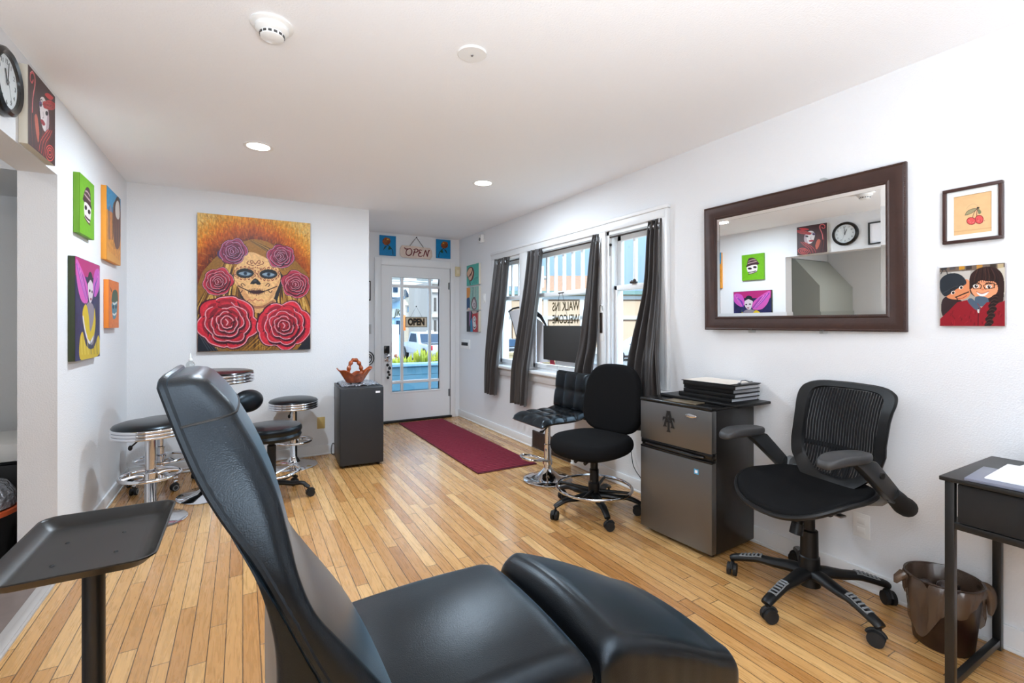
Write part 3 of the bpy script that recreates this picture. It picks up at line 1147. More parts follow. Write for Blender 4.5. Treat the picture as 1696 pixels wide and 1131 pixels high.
# padded stool with backrest on casters
t = thing('rolling_stool', 'black padded rolling stool with oval backrest between recliner and cooler', 'stool', (.185, 3.92, 0), 0, GS)
h0 = .43
pr_ = [(0, h0), (.16, h0), (.195, h0 + .008), (.205, h0 + .03), (.198, h0 + .048), (.206, h0 + .066), (.206, h0 + .088), (.196, h0 + .102), (.14, h0 + .112), (0, h0 + .116)]
G().lathe(pr_, seg=56).build('seat_pad', M['vinyl'], t)
G().lathe([(.03, .10), (.030, .385), (.022, .39), (.02, .43), (0, .43)], seg=20).build('gas_lift', M['blackplastic'], t)
star_base(t, -25, .27, .105, .075, M['blackplastic'], .027, .030, .017)
g = G().ring((0, 0, .19), .19, .0105, 48, 8)
for a in (35, 155, 275):
    c_, s_ = math.cos(R(a)), math.sin(R(a))
    g.tube([(c_ * .02, s_ * .02, .165), (c_ * .19, s_ * .19, .19)], .008, 8)
g.build('foot_ring', M['chrome'], t)
rb = Matrix.Rotation(R(200), 4, 'Z')
bk = G()
bk.ball((0, 0, 0), 1, .045, .15, .085, 28)
bk.bm.transform(Matrix.Translation((-.150, .165, .70)) @ Matrix.Rotation(R(-42), 4, 'Z') @ Matrix.Rotation(R(-10), 4, 'Y'))
bk = bk.build('backrest', M['vinyl'], t)
G().tube(cat_rom([(-.05, .04, .42), (-.18, .15, .43), (-.235, .20, .52), (-.225, .19, .68)], 6), .011, 10).build('back_bar', M['blackmetal'], t)

# ---------------------------------------------------------------- quilted bar chair
t = thing('bar_chair', 'quilted black vinyl bar chair with chrome disc base under the windows', 'chair', (2.185, 3.25, 0), 180)
# local: faces +x


def quilt(w, d, th, nx, ny, fn, res=10):
    """padded quilted sheet w (x) by d (y); fn maps (x, y, z) to its place"""
    g = G()
    top, bot = [], []
    N_, K_ = nx * res, ny * res
    for i in range(N_ + 1):
        a, b = [], []
        for j in range(K_ + 1):
            u, v = i / N_, j / K_
            qx, qy = abs(math.sin(PI * nx * u)), abs(math.sin(PI * ny * v))
            e_ = min(1, min(u, 1 - u) * 9, min(v, 1 - v) * 9)
            e_ = math.sqrt(1 - (1 - e_) ** 2)
            z = th * (.55 * e_) + .016 * (qx ** .45) * (qy ** .45)
            x, y = (u - .5) * w, (v - .5) * d
            a.append(fn(x, y, z))
            b.append(fn(x, y, -th * .45 * e_))
        top.append(a)
        bot.append(b)
    tb = bmesh.new()
    T = [[tb.verts.new(p) for p in r_] for r_ in top]
    B = [[tb.verts.new(p) for p in r_] for r_ in bot]
    for i in range(N_):
        for j in range(K_):
            tb.faces.new((T[i][j], T[i + 1][j], T[i + 1][j + 1], T[i][j + 1]))
            tb.faces.new((B[i][j], B[i][j + 1], B[i + 1][j + 1], B[i + 1][j]))
    for i in range(N_):
        tb.faces.new((T[i][0], B[i][0], B[i + 1][0], T[i + 1][0]))
        tb.faces.new((T[i][K_], T[i + 1][K_], B[i + 1][K_], B[i][K_]))
    for j in range(K_):
        tb.faces.new((T[0][j], T[0][j + 1], B[0][j + 1], B[0][j]))
        tb.faces.new((T[N_][j], B[N_][j], B[N_][j + 1], T[N_][j + 1]))
    bmesh.ops.recalc_face_normals(tb, faces=tb.faces[:])
    return g._merge(tb)


SH = .512
quilt(.445, .46, .052, 4, 3, lambda x, y, z: (x - .015, y, SH + z + .030 * (max(0, -x - .05) / .18) ** 2 - .03 * (max(0, x - .08) / .15) ** 2)).build('seat', M['vinyl'], t, ang=60)
quilt(.32, .45, .058, 2, 3, lambda x, y, z: (-.225 - .13 * (x + .17) + z * .98, y, SH + .04 + (x + .16) + z * .13)).build('backrest', M['vinyl'], t, ang=60)
g = G()
rr = []
for i in range(13):
    q = i / 12
    zz = SH - .01 + .36 * q
    xx = -.245 - .13 * (zz - SH - .06) if q > .12 else -.23
    rr.append([(xx - .012 + dx, y, zz) for (dx, y) in ((-.006, -.215), (-.010, 0), (-.006, .215), (.016, .215), (.016, -.215))])
g.rings(rr)
g.build('back_cover', M['vinyl'], t)
G().lathe([(.045, .012), (.030, .07), (.030, .29), (.024, .295), (.024, SH - .06), (.07, SH - .05), (.07, SH - .03), (0, SH - .03)], seg=28).build('column', M['chrome'], t)
G().lathe([(0, 0), (.198, 0), (.202, .006), (.195, .014), (.15, .022), (.09, .042), (.05, .075), (.034, .095), (0, .095)], seg=64).build('base_disc', M['chrome'], t)
g = G()
g.lathe([(.031, .125), (.038, .127), (.038, .165), (.031, .167)], seg=24)
g.tube(cat_rom([(.02, .03, .16), (.10, .075, .19), (.19, .095, .205), (.225, .05, .205), (.225, -.05, .205), (.19, -.095, .205), (.10, -.075, .19), (.02, -.03, .16)], 7), .010, 9)
g.build('foot_rest', M['chrome'], t)
G().tube([(.03, .06, SH - .05), (.10, .11, SH - .07), (.14, .13, SH - .075)], .006, 8).ball((.145, .132, SH - .078), .013, 1.6, 1.2, .8, 10).build('height_lever', M['rubber'], t)

# ---------------------------------------------------------------- drafting chair
t = thing('drafting_chair', 'tall black fabric drafting chair with chrome foot ring beside the steel fridge', 'chair', (2.085, 2.535, 0), 193)
o_ = []
for (x, y) in sup(.51, .52, 56, 2.7):
    o_.append((x + .01, y * (1 + .10 * x / .25)))
G().pad(o_, .418, .522, .05, dome=.012, n=6, dish=lambda x, y: -.025 * max(0, (x - .1) / .15) ** 2).build('seat', M['fabric'], t)
# back: flat oval pad, slightly curved
g = G()
ol = []
for i in range(60):
    a = 2 * PI * i / 60
    c_, s_ = math.cos(a), math.sin(a)
    e_ = 3.1
    y = math.copysign(abs(c_) ** (2 / e_), c_) * .238
    z = math.copysign(abs(s_) ** (2 / e_), s_) * .245
    y *= 1 - .10 * (z / .245)
    ol.append((y, z))
g.pad(ol, 0, .075, .034, dome=.008, n=6)
m_ = Matrix.Translation((-.262, 0, .745)) @ Matrix.Rotation(R(-7), 4, 'Y') @ Matrix(((0, 0, 1, 0), (1, 0, 0, 0), (0, 1, 0, 0), (0, 0, 0, 1)))
for v in g.bm.verts:
    v.co.z += .30 * v.co.x ** 2
g.bm.transform(m_)
g.build('backrest', M['fabric'], t)
G().tube(cat_rom([(-.08, 0, .385), (-.24, 0, .385), (-.30, 0, .45), (-.285, 0, .62)], 6), .022, 10, flat=.5).build('back_bar', M['blackplastic'], t)
G().box(-.12, .12, -.10, .10, .375, .41, .012).build('mechanism', M['blackplastic'], t)
for (y0, x1, y1) in ((.06, .205, .09), (.01, .21, .015)):
    G().tube([(.06, y0, .40), (x1 - .03, y1, .395), (x1 + .01, y1, .388)], [.006, .007, .012], 8).build('height_lever', M['blackplastic'], t)
G().lathe([(.040, .085), (.040, .20), (.031, .21), (.031, .29), (.026, .295), (.026, .38), (0, .38)], seg=24).build('gas_lift', M['blackplastic'], t)
star_base(t, 174 - 193, .305, .115, .085, M['blackplastic'], .029, .034, .019)
g = G().ring((0, 0, .168), .252, .0105, 56, 9)
g.build('foot_ring', M['chrome'], t)
for a in (20, 110, 200, 290):
    c_, s_ = math.cos(R(a)), math.sin(R(a))
    G().tube([(c_ * .03, s_ * .03, .150), (c_ * .25, s_ * .25, .166)], [.013, .009], 8).build('ring_spoke', M['blackplastic'], t)

# ---------------------------------------------------------------- mesh office chair
M['mesh'] = mat('black_chair_mesh', (20, 20, 22), .85, spec=.2)


def mesh_net():
    m = M['mesh']
    nt = m.node_tree
    N, L = nt.nodes, nt.links
    out = N['Material Output']
    b = N['Principled BSDF']
    tc = N.new('ShaderNodeTexCoord')
    sp = N.new('ShaderNodeSeparateXYZ')
    L.new(tc.outputs['Object'], sp.inputs[0])

    def wave(sock, freq):
        a = N.new('ShaderNodeMath')
        a.operation = 'MULTIPLY'
        a.inputs[1].default_value = freq
        L.new(sock, a.inputs[0])
        f = N.new('ShaderNodeMath')
        f.operation = 'FRACT'
        L.new(a.outputs[0], f.inputs[0])
        return f.outputs[0]
    mx = N.new('ShaderNodeMath')
    mx.operation = 'GREATER_THAN'
    mx.inputs[1].default_value = .74
    L.new(wave(sp.outputs['Y'], 75), mx.inputs[0])
    m3 = N.new('ShaderNodeMath')
    m3.operation = 'MULTIPLY'
    m3.inputs[1].default_value = .42
    L.new(mx.outputs[0], m3.inputs[0])
    t_ = N.new('ShaderNodeBsdfTransparent')
    ms = N.new('ShaderNodeMixShader')
    L.new(m3.outputs[0], ms.inputs[0])
    L.new(b.outputs[0], ms.inputs[1])
    L.new(t_.outputs[0], ms.inputs[2])
    L.new(ms.outputs[0], out.inputs[0])


mesh_net()
t = thing('office_chair', 'black mesh back office chair with armrests below the mirror', 'chair', (2.295, 1.236, 0), 170)
# seat: waterfall front, dished, mesh on a frame


def seat_dish(x, y):
    return -.045 * max(0, (x - .06) / .2) ** 2 + .11 * (abs(y) / .25) ** 2 * .30 + .02 * max(0, -x / .2)


o_ = [(x + .03, y * (1 + .08 * x / .25)) for (x, y) in sup(.50, .51, 64, 2.6)]
G().pad(o_, .490, .525, .017, dome=-.006, n=4, dish=seat_dish).build('seat', M['fabric'], t)
o2 = [(x * 1.012 + .03, y * 1.012 * (1 + .08 * x / .25)) for (x, y) in sup(.50, .51, 64, 2.6)]
G().tube([(x, y, .502 + seat_dish(x, y)) for x, y in o2], .0115, 8, closed=True).build('seat_rim', M['blackplastic'], t)
G().box(-.11, .10, -.09, .09, .42, .495, .015).cyl((-.02, -.20, .445), (-.02, .09, .445), .034, seg=18).build('mechanism', M['blackplastic'], t)
G().cyl((.12, .05, .44), (.135, .05, .385), .020, .020, 18).cyl((.133, .05, .39), (.145, .05, .345), .025, .027, 18).build('tension_knob', M['blackplastic'], t)
G().box(-.05, -.01, .085, .14, .425, .435, .004).build('tilt_lever', M['steel'], t)
# backrest frame with mesh


def bpt(u, v):
    """u in -1..1 across, v in 0..1 up -> local point of the back surface"""
    z = .50 + .485 * v
    half = .19 + .045 * math.sin(PI * min(1, v * .8)) if v < .62 else .0
    hw_ = np.interp(v, [0, .08, .25, .42, .6, .8, .95, 1], [.12, .170, .215, .224, .216, .228, .246, .240])
    x = np.interp(v, [0, .2, .4, .6, .8, 1], [-.120, -.185, -.212, -.225, -.252, -.296]) + .035 * u * u
    return Vector((x, u * hw_, z + .012 * (1 - u * u) * (v - .3)))


pts = []
for i in range(80):
    a = 2 * PI * i / 80
    e_ = 6.0 if math.sin(a) > 0 else 3.0
    u = math.copysign(abs(math.cos(a)) ** (2 / e_), math.cos(a))
    v = .5 + .5 * math.copysign(abs(math.sin(a)) ** (2 / e_), math.sin(a))
    pts.append((u, v))
rr = []
for k, (sc1, off) in enumerate(((1.0, .0), (1.02, .012), (1.0, .024), (.80, .022), (.775, .012), (.79, .004))):
    ring_ = []
    for (u, v) in pts:
        vv = .5 + (v - .5) * sc1 if sc1 > .9 else .53 + (v - .5) * (sc1 + .05)
        p = bpt(u * sc1, min(1.01, max(-.01, vv)))
        ring_.append(p + Vector((off, 0, 0)))
    rr.append(ring_)
g = G()
g.rings(rr, cap=False, closed=True)
back = g.build('backrest_frame', M['blackplastic'], t)
tb = bmesh.new()
n1, n2 = 24, 24
V = [[tb.verts.new(bpt(-.80 + 1.6 * i / n1, .12 + .82 * j / n2) + Vector((.012, 0, 0))) for j in range(n2 + 1)] for i in range(n1 + 1)]
for i in range(n1):
    for j in range(n2):
        tb.faces.new((V[i][j], V[i + 1][j], V[i + 1][j + 1], V[i][j + 1]))
g = G()
g._merge(tb)
g.build('back_mesh', M['mesh'], back)
g = G()
g.tube([bpt(u_, .37) + Vector((-.012, 0, 0)) for u_ in (-.8, -.4, 0, .4, .8)], .013, 8)
g.tube([bpt(-.22, .37) + Vector((-.016, 0, 0)), bpt(-.12, .2) + Vector((-.03, 0, 0)), Vector((-.17, -.03, .47))], .016, 8)
g.tube([bpt(.22, .37) + Vector((-.016, 0, 0)), bpt(.12, .2) + Vector((-.03, 0, 0)), Vector((-.17, .03, .47))], .016, 8)
g.tube(cat_rom([(-.06, 0, .455), (-.16, 0, .455), (-.20, 0, .48), (-.215, 0, .54)], 5), .03, 10, flat=.5)
g.build('lumbar_support', M['blackplastic'], t)
M['armpad'] = mat('armrest_pad_grey', (52, 52, 53), .5)
M['armmetal'] = mat('armrest_arm_grey', (58, 60, 62), .35, metal=.4)
for s_ in (1, -1):
    ap = [(x, y) for (x, y) in sup(.262, .098, 36, 3.0)]
    g = G().pad(ap, -.018, .018, .016, dome=.005, n=4, dish=lambda x, y: -.022 * max(0, (x - .02) / .11) ** 2 + .015 * x)
    pad_ = g.build('armrest_pad', M['armpad'], t, (.135, s_ * .262, .738))
    arm = [(.12, .722), (.03, .728), (-.02, .712), (-.165, .575), (-.125, .525), (.0, .632), (.07, .69)]
    g = G().prism(arm, -.021, .021, Matrix(((1, 0, 0, 0), (0, 0, -1, 0), (0, 1, 0, 0), (0, 0, 0, 1))), .006)
    g.build('armrest_arm', M['armmetal'], t, (0, s_ * .268, 0))
    G().tube(cat_rom([(-.125, s_ * .268, .568), (-.17, s_ * .268, .535), (-.20, s_ * .268, .51), (-.238, s_ * .266, .49), (-.25, s_ * .266, .483)], 3), [.034, .034, .035, .037, .038, .038, .040, .041, .041, .040, .038, .034, .018], 16).build('armrest_joint', M['rubber'], t)
    G().cyl((-.175, s_ * .225, .55), (-.175, s_ * .252, .55), .036, seg=20).tube([(-.18, s_ * .235, .54), (-.175, s_ * .20, .50), (-.10, s_ * .10, .475)], [.02, .018, .016], 10).build('armrest_bracket', M['greyplastic'], t)
    G().cyl((-.04, s_ * .288, .655), (-.04, s_ * .296, .655), .013, seg=14).build('armrest_button', M['black'], t)
G().lathe([(.047, .07), (.043, .20), (.038, .205), (.036, .32), (.024, .325), (.022, .43), (0, .43)], seg=24).build('gas_lift', M['blackplastic'], t)
star_base(t, 37 - 170, .342, .125, .085, M['blackplastic'], .030, .038, .022, grips=True)
# ================================================================== BLACK COOLER BY THE DOOR
M['coolerside'] = mat('cooler_side_grey', (46, 44, 43), .42, bump=(300, .1, .001))
M['coolerdoor'] = mat('cooler_door_charcoal', (30, 33, 38), .45, bump=(260, .12, .001))
M['plastic_sheet'] = mat('crinkled_clear_wrap', (168, 172, 180), .12, metal=.55, bump=(38, 1.0, .03), vary=(22, .5))
M['glaze'] = mat('brown_ceramic_glaze', (150, 70, 30), .16, coat=.5, bump=(45, .6, .010), vary=(30, .85))
t = thing('mini_cooler', 'small charcoal cooler cabinet with a plain door standing beside the front door', 'fridge', (.945, 4.60, 0), -3.5)
# local: front = -y
g = G()
g.box(-.19, .19, -.195, .235, .015, .70, .006)
g.build('body', M['coolerside'], t)
G().box(-.19, .19, -.245, -.200, .022, .712, .010, 3).build('door', M['coolerdoor'], t)
g = G()
g.box(-.19, .19, -.20, -.17, .695, .716, .004).box(-.19, -.17, -.17, .235, .695, .712, .004).box(.17, .19, -.17, .235, .695, .712, .004).box(-.17, .17, .21, .235, .695, .712, .003)
g.build('top_rim', M['coolerdoor'], t)
g = G()
for i in range(9):
    g.box(-.1925, -.189, .19, .225, .56 + i * .013, .566 + i * .013)
g.build('side_vents', M['black'], t)
G().box(.118, .158, -.2465, -.2445, .655, .672).build('sticker', M['paper'], t)
g = G()
for (x, y) in ((-.15, -.18), (.15, -.18), (-.15, .2), (.15, .2)):
    g.cyl((x, y, 0), (x, y, .018), .015, seg=12)
g.build('feet', M['rubber'], t)
G().tube(cat_rom([(-.18, .236, .10), (-.20, .26, .12), (-.215, .255, .06), (-.20, .25, .012), (-.12, .27, .008)], 6), .004, 8).build('power_cord', M['black'], t)
tb = bmesh.new()
n1, n2 = 26, 20
V = []
rnd = random.Random(3)
for i in range(n1 + 1):
    r_ = []
    for j in range(n2 + 1):
        x, y = -.165 + .33 * i / n1, -.155 + .36 * j / n2
        z = .014 + .014 * rnd.random() + .004 * math.sin(x * 60 + y * 40)
        r_.append(tb.verts.new((x, y, z)))
    V.append(r_)
for i in range(n1):
    for j in range(n2):
        tb.faces.new((V[i][j], V[i + 1][j], V[i + 1][j + 1], V[i][j + 1]))
g = G()
g._merge(tb)
wrap = g.build('plastic_wrap', M['plastic_sheet'], None, (.945, 4.60, .701), (0, 0, R(-3.5)), ang=25)
tag(wrap, 'crinkled clear plastic wrap lying on top of the charcoal cooler', 'wrap')
sd = wrap.modifiers.new('thickness', 'SOLIDIFY')
sd.thickness = .002

# ceramic basket
t = thing('ceramic_basket', 'glossy brown ceramic basket with arched handle on the charcoal cooler', 'basket', (.915, 4.60, .733), 10)
rr = []
NP = 48


def bring(k, z, flare):
    out = []
    for i in range(NP):
        a = 2 * PI * i / NP
        c_, s_ = math.cos(a), math.sin(a)
        pt = abs(c_) ** 3
        x = c_ * (.085 + .070 * flare * pt) * k
        y = s_ * (.060 + .030 * flare) * k
        zz = z + flare * (.050 * pt + .010 * math.sin(a * 7) * flare - .004 * (1 - pt))
        out.append((x, y, zz))
    return out


for k, z, fl in ((.55, 0, 0), (.85, .0, 0), (.98, .012, 0), (1.05, .03, .15), (1.08, .05, .4), (1.08, .07, .7), (1.10, .085, 1.0), (1.06, .088, 1.0), (1.0, .07, .7), (.95, .045, .3), (.85, .02, 0), (.4, .014, 0)):
    rr.append(bring(k, z, fl))
g = G()
g.rings(rr)
g.build('bowl', M['glaze'], t)
hp = cat_rom([(.0 + .062, 0, .07), (.060, 0, .13), (.035, 0, .185), (.0, 0, .212), (-.03, 0, .195), (-.055, 0, .14), (-.06, 0, .07)], 7)
G().tube(hp, [.017 + .004 * math.sin(i * 1.1) for i in range(len(hp))], 12).build('handle', M['glaze'], t)

# ================================================================== STEEL TWO-DOOR FRIDGE
M['fridgeside'] = mat('fridge_black_side', (30, 28, 27), .32, bump=(300, .08, .001))
M['fridgesteel'] = mat('fridge_steel_front', (116, 116, 116), .36, metal=.85)
t = thing('mini_fridge', 'stainless two-door mini fridge with black sides between the two office chairs', 'fridge', (2.383, 1.946, 0), 183.7)
# local: front = +x, image right = +y
G().box(-.21, .155, -.244, .244, .02, .808, .006).build('body', M['fridgeside'], t)
G().box(-.21, .212, -.247, .247, .808, .826, .006, 3).build('top_panel', M['blackgloss'], t)


def fdoor(z0, z1, name):
    g = G()
    n = 10
    pts = []
    for i in range(n + 1):
        y = -.247 + .494 * i / n
        pts.append((.205 + .006 * (1 - (2 * i / n - 1) ** 2), y))
    poly = [(.162, -.247)] + pts + [(.162, .247)]
    g.prism(poly, z0, z1, None, .004)
    return g.build(name, M['fridgesteel'], t)


d1 = fdoor(.575, .806, 'freezer_door')
d2 = fdoor(.030, .520, 'fridge_door')
g = G().box(.160, .200, -.247, .247, .545, .575, .004).box(.160, .206, -.247, .247, .520, .532, .003)
g.box(.158, .190, -.247, .247, .530, .547, .002)
hp = [(.206 + .014 * (1 - (i / 8 - 1) ** 4), -.20 + .40 * i / 16, .548) for i in range(17)]
g.tube(hp, .008, 8)
g.build('handle_band', M['blackgloss'], t)
G().lathe([(0, 0), (.036, 0), (.037, .003), (.033, .006), (0, .007)], (.2115, .122, .766), 28, Matrix.Rotation(R(90), 4, 'Y') @ Matrix.Diagonal((.30, 1, 1, 1))).build('badge', M['chrome'], d1)
q = G().box(.208, .2095, .140, .168, .448, .476).build('sticker', mat('cyan_sticker', (70, 160, 205), .5), d2)
G().box(.2096, .2104, .146, .162, .455, .470).build('sticker_star', M['paper'], q)
# black interlocked A and T monogram
LG = Matrix.Translation((.2125, -.030, .707)) @ Matrix(((0, 0, 1, 0), (1, 0, 0, 0), (0, 1, 0, 0), (0, 0, 0, 1)))
g = G()
u = .001
A_l = [(-12, 58), (4, 58), (-20, -22), (-10, -30), (-40, -34), (-32, -22)]
A_r = [(-4, 58), (12, 58), (32, -20), (42, -32), (14, -34), (22, -22)]
A_b = [(-13, 4), (13, 4), (15, -4), (-15, -4)]
serif = [(-16, 62), (-10, 57), (10, 57), (16, 62), (10, 64), (-10, 64)]
T_t = [(-40, 18), (-36, 26), (36, 26), (40, 18), (40, 2), (32, 14), (-32, 14), (-40, 2)]
T_s = [(-6, 16), (6, 16), (6, -48), (14, -60), (-14, -60), (-6, -48)]
for P_ in (A_l, A_r, A_b, serif, T_t, T_s):
    g.prism([(p[0] * u, p[1] * u) for p in P_], 0, .0014, LG)
g.build('monogram', M['black'], d1)
g = G()
for (x, y) in ((-.18, -.2), (-.18, .2), (.14, -.2), (.14, .2)):
    g.cyl((x, y, 0), (x, y, .025), .018, seg=12)
g.build('feet', M['rubber'], t)

b = G().box(2.305, 2.608, 1.612, 2.155, .8265, .842, .005)
tag(b.build('serving_board', M['blackplastic']), 'flat black board lying across the top of the steel fridge', 'board')
M['photo'] = mat('magazine_print', (104, 92, 72), .3, vary=(22, .9))
b = G().box(-.05, .05, -.10, .10, 0, .005, .001).build('brochure', M['photo'], None, (2.235, 1.905, .8262), (0, 0, R(9)))
tag(b, 'small colour brochure lying on the front edge of the steel fridge top', 'brochure')
M['pages'] = mat('binder_pages', (172, 174, 178), .6)
lab = ['lowest black binder of the stack on the steel fridge', 'second black binder from the bottom of the stack on the fridge', 'third black binder from the bottom of the stack on the fridge', 'uppermost black binder of the stack, directly under the clipboard']
for i in range(4):
    z = .8425 + i * .0235
    dx, rz = [(.0, 0), (.006, 1.5), (.012, -1), (-.012, 2)][i]
    t = thing('binder', lab[i], 'binder', (2.475 + dx, 1.862 - .01 * (i % 2) - .006 * i, z), rz, 'black binders stacked on the fridge')
    w_, d_ = (.118, .172) if i else (.124, .182)
    G().box(-w_, w_, -d_, d_, 0, .003, .001).box(-w_, w_, -d_, d_, .020, .023, .001).box(-w_, -w_ + .004, -d_, d_, 0, .023, .001).build('cover', M['blackplastic'], t)
    G().box(-w_ + .006, w_ - .008, -d_ + .007, d_ - .008, .0032, .0198).build('pages', M['pages'], t)
t = thing('clipboard', 'black clipboard with a cream sheet on top of the binder stack', 'clipboard', (2.468, 1.845, .9366), 3)
G().box(-.122, .122, -.185, .175, 0, .004, .001).build('board', M['blackplastic'], t)
G().box(-.108, .112, -.135, .168, .0042, .0056).build('sheet', mat('cream_paper', (236, 228, 218), .8), t)
g = G().box(-.06, .06, -.178, -.150, .004, .010, .002).tube([(-.045, -.162, .012), (-.02, -.150, .022), (.02, -.150, .022), (.045, -.162, .012)], .003, 8).ball((-.058, -.164, .012), .008, 1.3, 1, .6, 10).ball((.058, -.164, .012), .008, 1.3, 1, .6, 10)
g.build('clip', M['steel'], t)

# ================================================================== DESK
t = thing('desk', 'narrow black desk with one drawer at the right edge', 'desk', (2.36, .16, 0))
# local origin at desk centre; world x 2.112..2.612, y -.38..0.705
X0, X1, Y0, Y1 = -.248, .25, -.54, .543
G().box(X0, X1, Y0, Y1, .737, .752, .003).build('desk_top', M['blackwood'], t)
L_ = .026
for (x, y) in ((X0 + .012, Y1 - .012), (X1 - .012, Y1 - .012), (X0 + .012, Y0 + .012), (X1 - .012, Y0 + .012)):
    a = -1 if x > 0 else 1
    b = -1 if y > 0 else 1
    g = G().box(min(x, x + a * L_), max(x, x + a * L_), min(y, y + b * L_), max(y, y + b * L_), 0.002, .737, .002)
    g.build('leg', M['blackmetal'], t)
for (a, b, c, d, e_, f_) in ((X0 + .04, X1 - .04, Y1 - .036, Y1 - .014, .02, .046), (X0 + .04, X1 - .04, Y0 + .014, Y0 + .036, .02, .046), (X0 + .014, X0 + .036, Y0 + .03, Y1 - .03, .575, .598), (X1 - .036, X1 - .014, Y0 + .03, Y1 - .03, .575, .598), (X0 + .04, X1 - .04, Y1 - .036, Y1 - .014, .575, .590)):
    G().box(a, b, c, d, e_, f_, .002).build('frame_rail', M['blackmetal'], t)
d = G().box(X0 + .016, X1 - .06, Y0 + .045, Y1 - .045, .600, .732, .003).build('drawer', M['drawer'], t)
g = G().tube(cat_rom([(X0 + .012, .33, .683), (X0 - .012, .315, .683), (X0 - .016, .29, .683), (X0 - .016, -.05, .683), (X0 - .012, -.075, .683), (X0 + .012, -.09, .683)], 4), .0065, 10)
g.build('handle', M['darkmetal'], d)

b = G().box(-.115, .115, -.16, .16, 0, .010, .002).build('tablet_case', M['greysleeve'], None, (2.24, .485, .7525), (0, 0, R(4)))
tag(b, 'flat grey folder under the white papers on the desk', 'folder')
for i, (dx, dy, rz, lb) in enumerate(((.0, 0, 3, 'lower loose white paper pile on the black desk'), (.028, .018, -4, 'top white sheet turned askew on the desk paper pile'))):
    b = G().box(-.14, .14, -.108, .108, 0, .004 if i == 0 else .0012).build('paper_stack' if i == 0 else 'paper_sheet', M['paper'], None, (2.305 + dx, .498 - dy, .763 + i * .0045), (0, 0, R(rz)))
    tag(b, lb, 'paper')
b = G().cyl((0, 0, 0), (0, 0, .10), .035, seg=24)
tag(b.build('white_cup', M['whiteplastic'], None, (2.565, .545, .7525)), 'white cup at the back of the desk, cut by the photo edge', 'cup')

# ================================================================== WASTE BIN
M['bin'] = mat('dark_brown_bin', (34, 16, 14), .3)
M['bag'] = glass_mat('brown_bin_bag', (.50, .40, .33), .10)


def bag_mat():
    m = M['bag']
    nt = m.node_tree
    N, L = nt.nodes, nt.links
    mix = [n for n in N if n.type == 'MIX_SHADER'][0]
    gl = [n for n in N if n.type == 'BSDF_GLOSSY'][0]
    gl.inputs['Roughness'].default_value = .25
    d = N.new('ShaderNodeBsdfDiffuse')
    d.inputs[0].default_value = (*lin((120, 98, 82)), 1)
    m2 = N.new('ShaderNodeMixShader')
    m2.inputs[0].default_value = .34
    L.new(mix.outputs[0], m2.inputs[1])
    L.new(d.outputs[0], m2.inputs[2])
    out = [n for n in N if n.type == 'OUTPUT_MATERIAL'][0]
    L.new(m2.outputs[0], out.inputs[0])


bag_mat()
t = thing('waste_bin', 'dark brown waste bin with a translucent bag liner under the desk', 'bin', (2.445, .80, 0))
G().lathe([(0, 0), (.088, 0), (.094, .006), (.118, .262), (.124, .268), (.115, .268), (.090, .02), (0, .015)], seg=40).build('bin_body', M['bin'], t)
rnd = random.Random(5)
tb = bmesh.new()
NS = 72
prof = [(.07, .10), (.098, .19), (.110, .258), (.115, .270), (.121, .263), (.125, .23), (.123, .19), (.121, .16), (.117, .135)]
rows_ = []
for k, (r_, z) in enumerate(prof):
    rw = []
    for j in range(NS):
        a = 2 * PI * j / NS
        w = .005 * math.sin(9 * a + k * .6) + .003 * math.sin(23 * a + k)
        drop = (1 + .55 * math.sin(2 * a + 2.2) + .25 * math.sin(5 * a))
        zz = z if k < 5 else .268 - (.268 - z) * drop * .95
        rw.append(tb.verts.new(((r_ + (w if k > 3 else w * .4)) * math.cos(a), (r_ + (w if k > 3 else w * .4)) * math.sin(a), zz)))
    rows_.append(rw)
for a, b in zip(rows_[:-1], rows_[1:]):
    for j in range(NS):
        tb.faces.new((a[j], a[(j + 1) % NS], b[(j + 1) % NS], b[j]))
g = G()
g._merge(tb)
kn = cat_rom([(.07, -.09, .255), (.082, -.108, .24), (.086, -.118, .20), (.076, -.118, .15)], 6)
g.tube(kn, [.016, .018, .020, .022, .023, .023, .023, .022, .022, .021, .020, .019, .018, .016, .014, .012, .010, .008, .005][:len(kn)], 10)
g.tube([(-.10, .09, .262), (-.122, .105, .245), (-.128, .11, .225)], [.02, .015, .006], 8)
lb = g.build('bag_liner', M['bag'], t, ang=80)
g = G()
for i in range(9):
    a, r_ = rnd.random() * 6.28, .06 * rnd.random()
    g.ball((r_ * math.cos(a), r_ * math.sin(a), .18 + .04 * rnd.random()), .032, 1, .8, .7, 8)
tag(g.build('crumpled_wrappers', mat('dark_wrappers', (58, 46, 42), .3, vary=(20, .7)), None, (2.445, .80, 0), ang=10), 'crumpled dark wrappers inside the lined waste bin', 'rubbish', kind='stuff')

# cable from the wall to the floor behind the drafting chair
tag(G().tube(cat_rom([(2.60, 2.72, .30), (2.57, 2.66, .20), (2.56, 2.56, .13), (2.56, 2.5, .105), (2.585, 2.36, .06), (2.57, 2.3, .01)], 8), .003, 6).build('power_cord', M['black']), 'thin black cord running down the wall behind the drafting chair', 'cord')

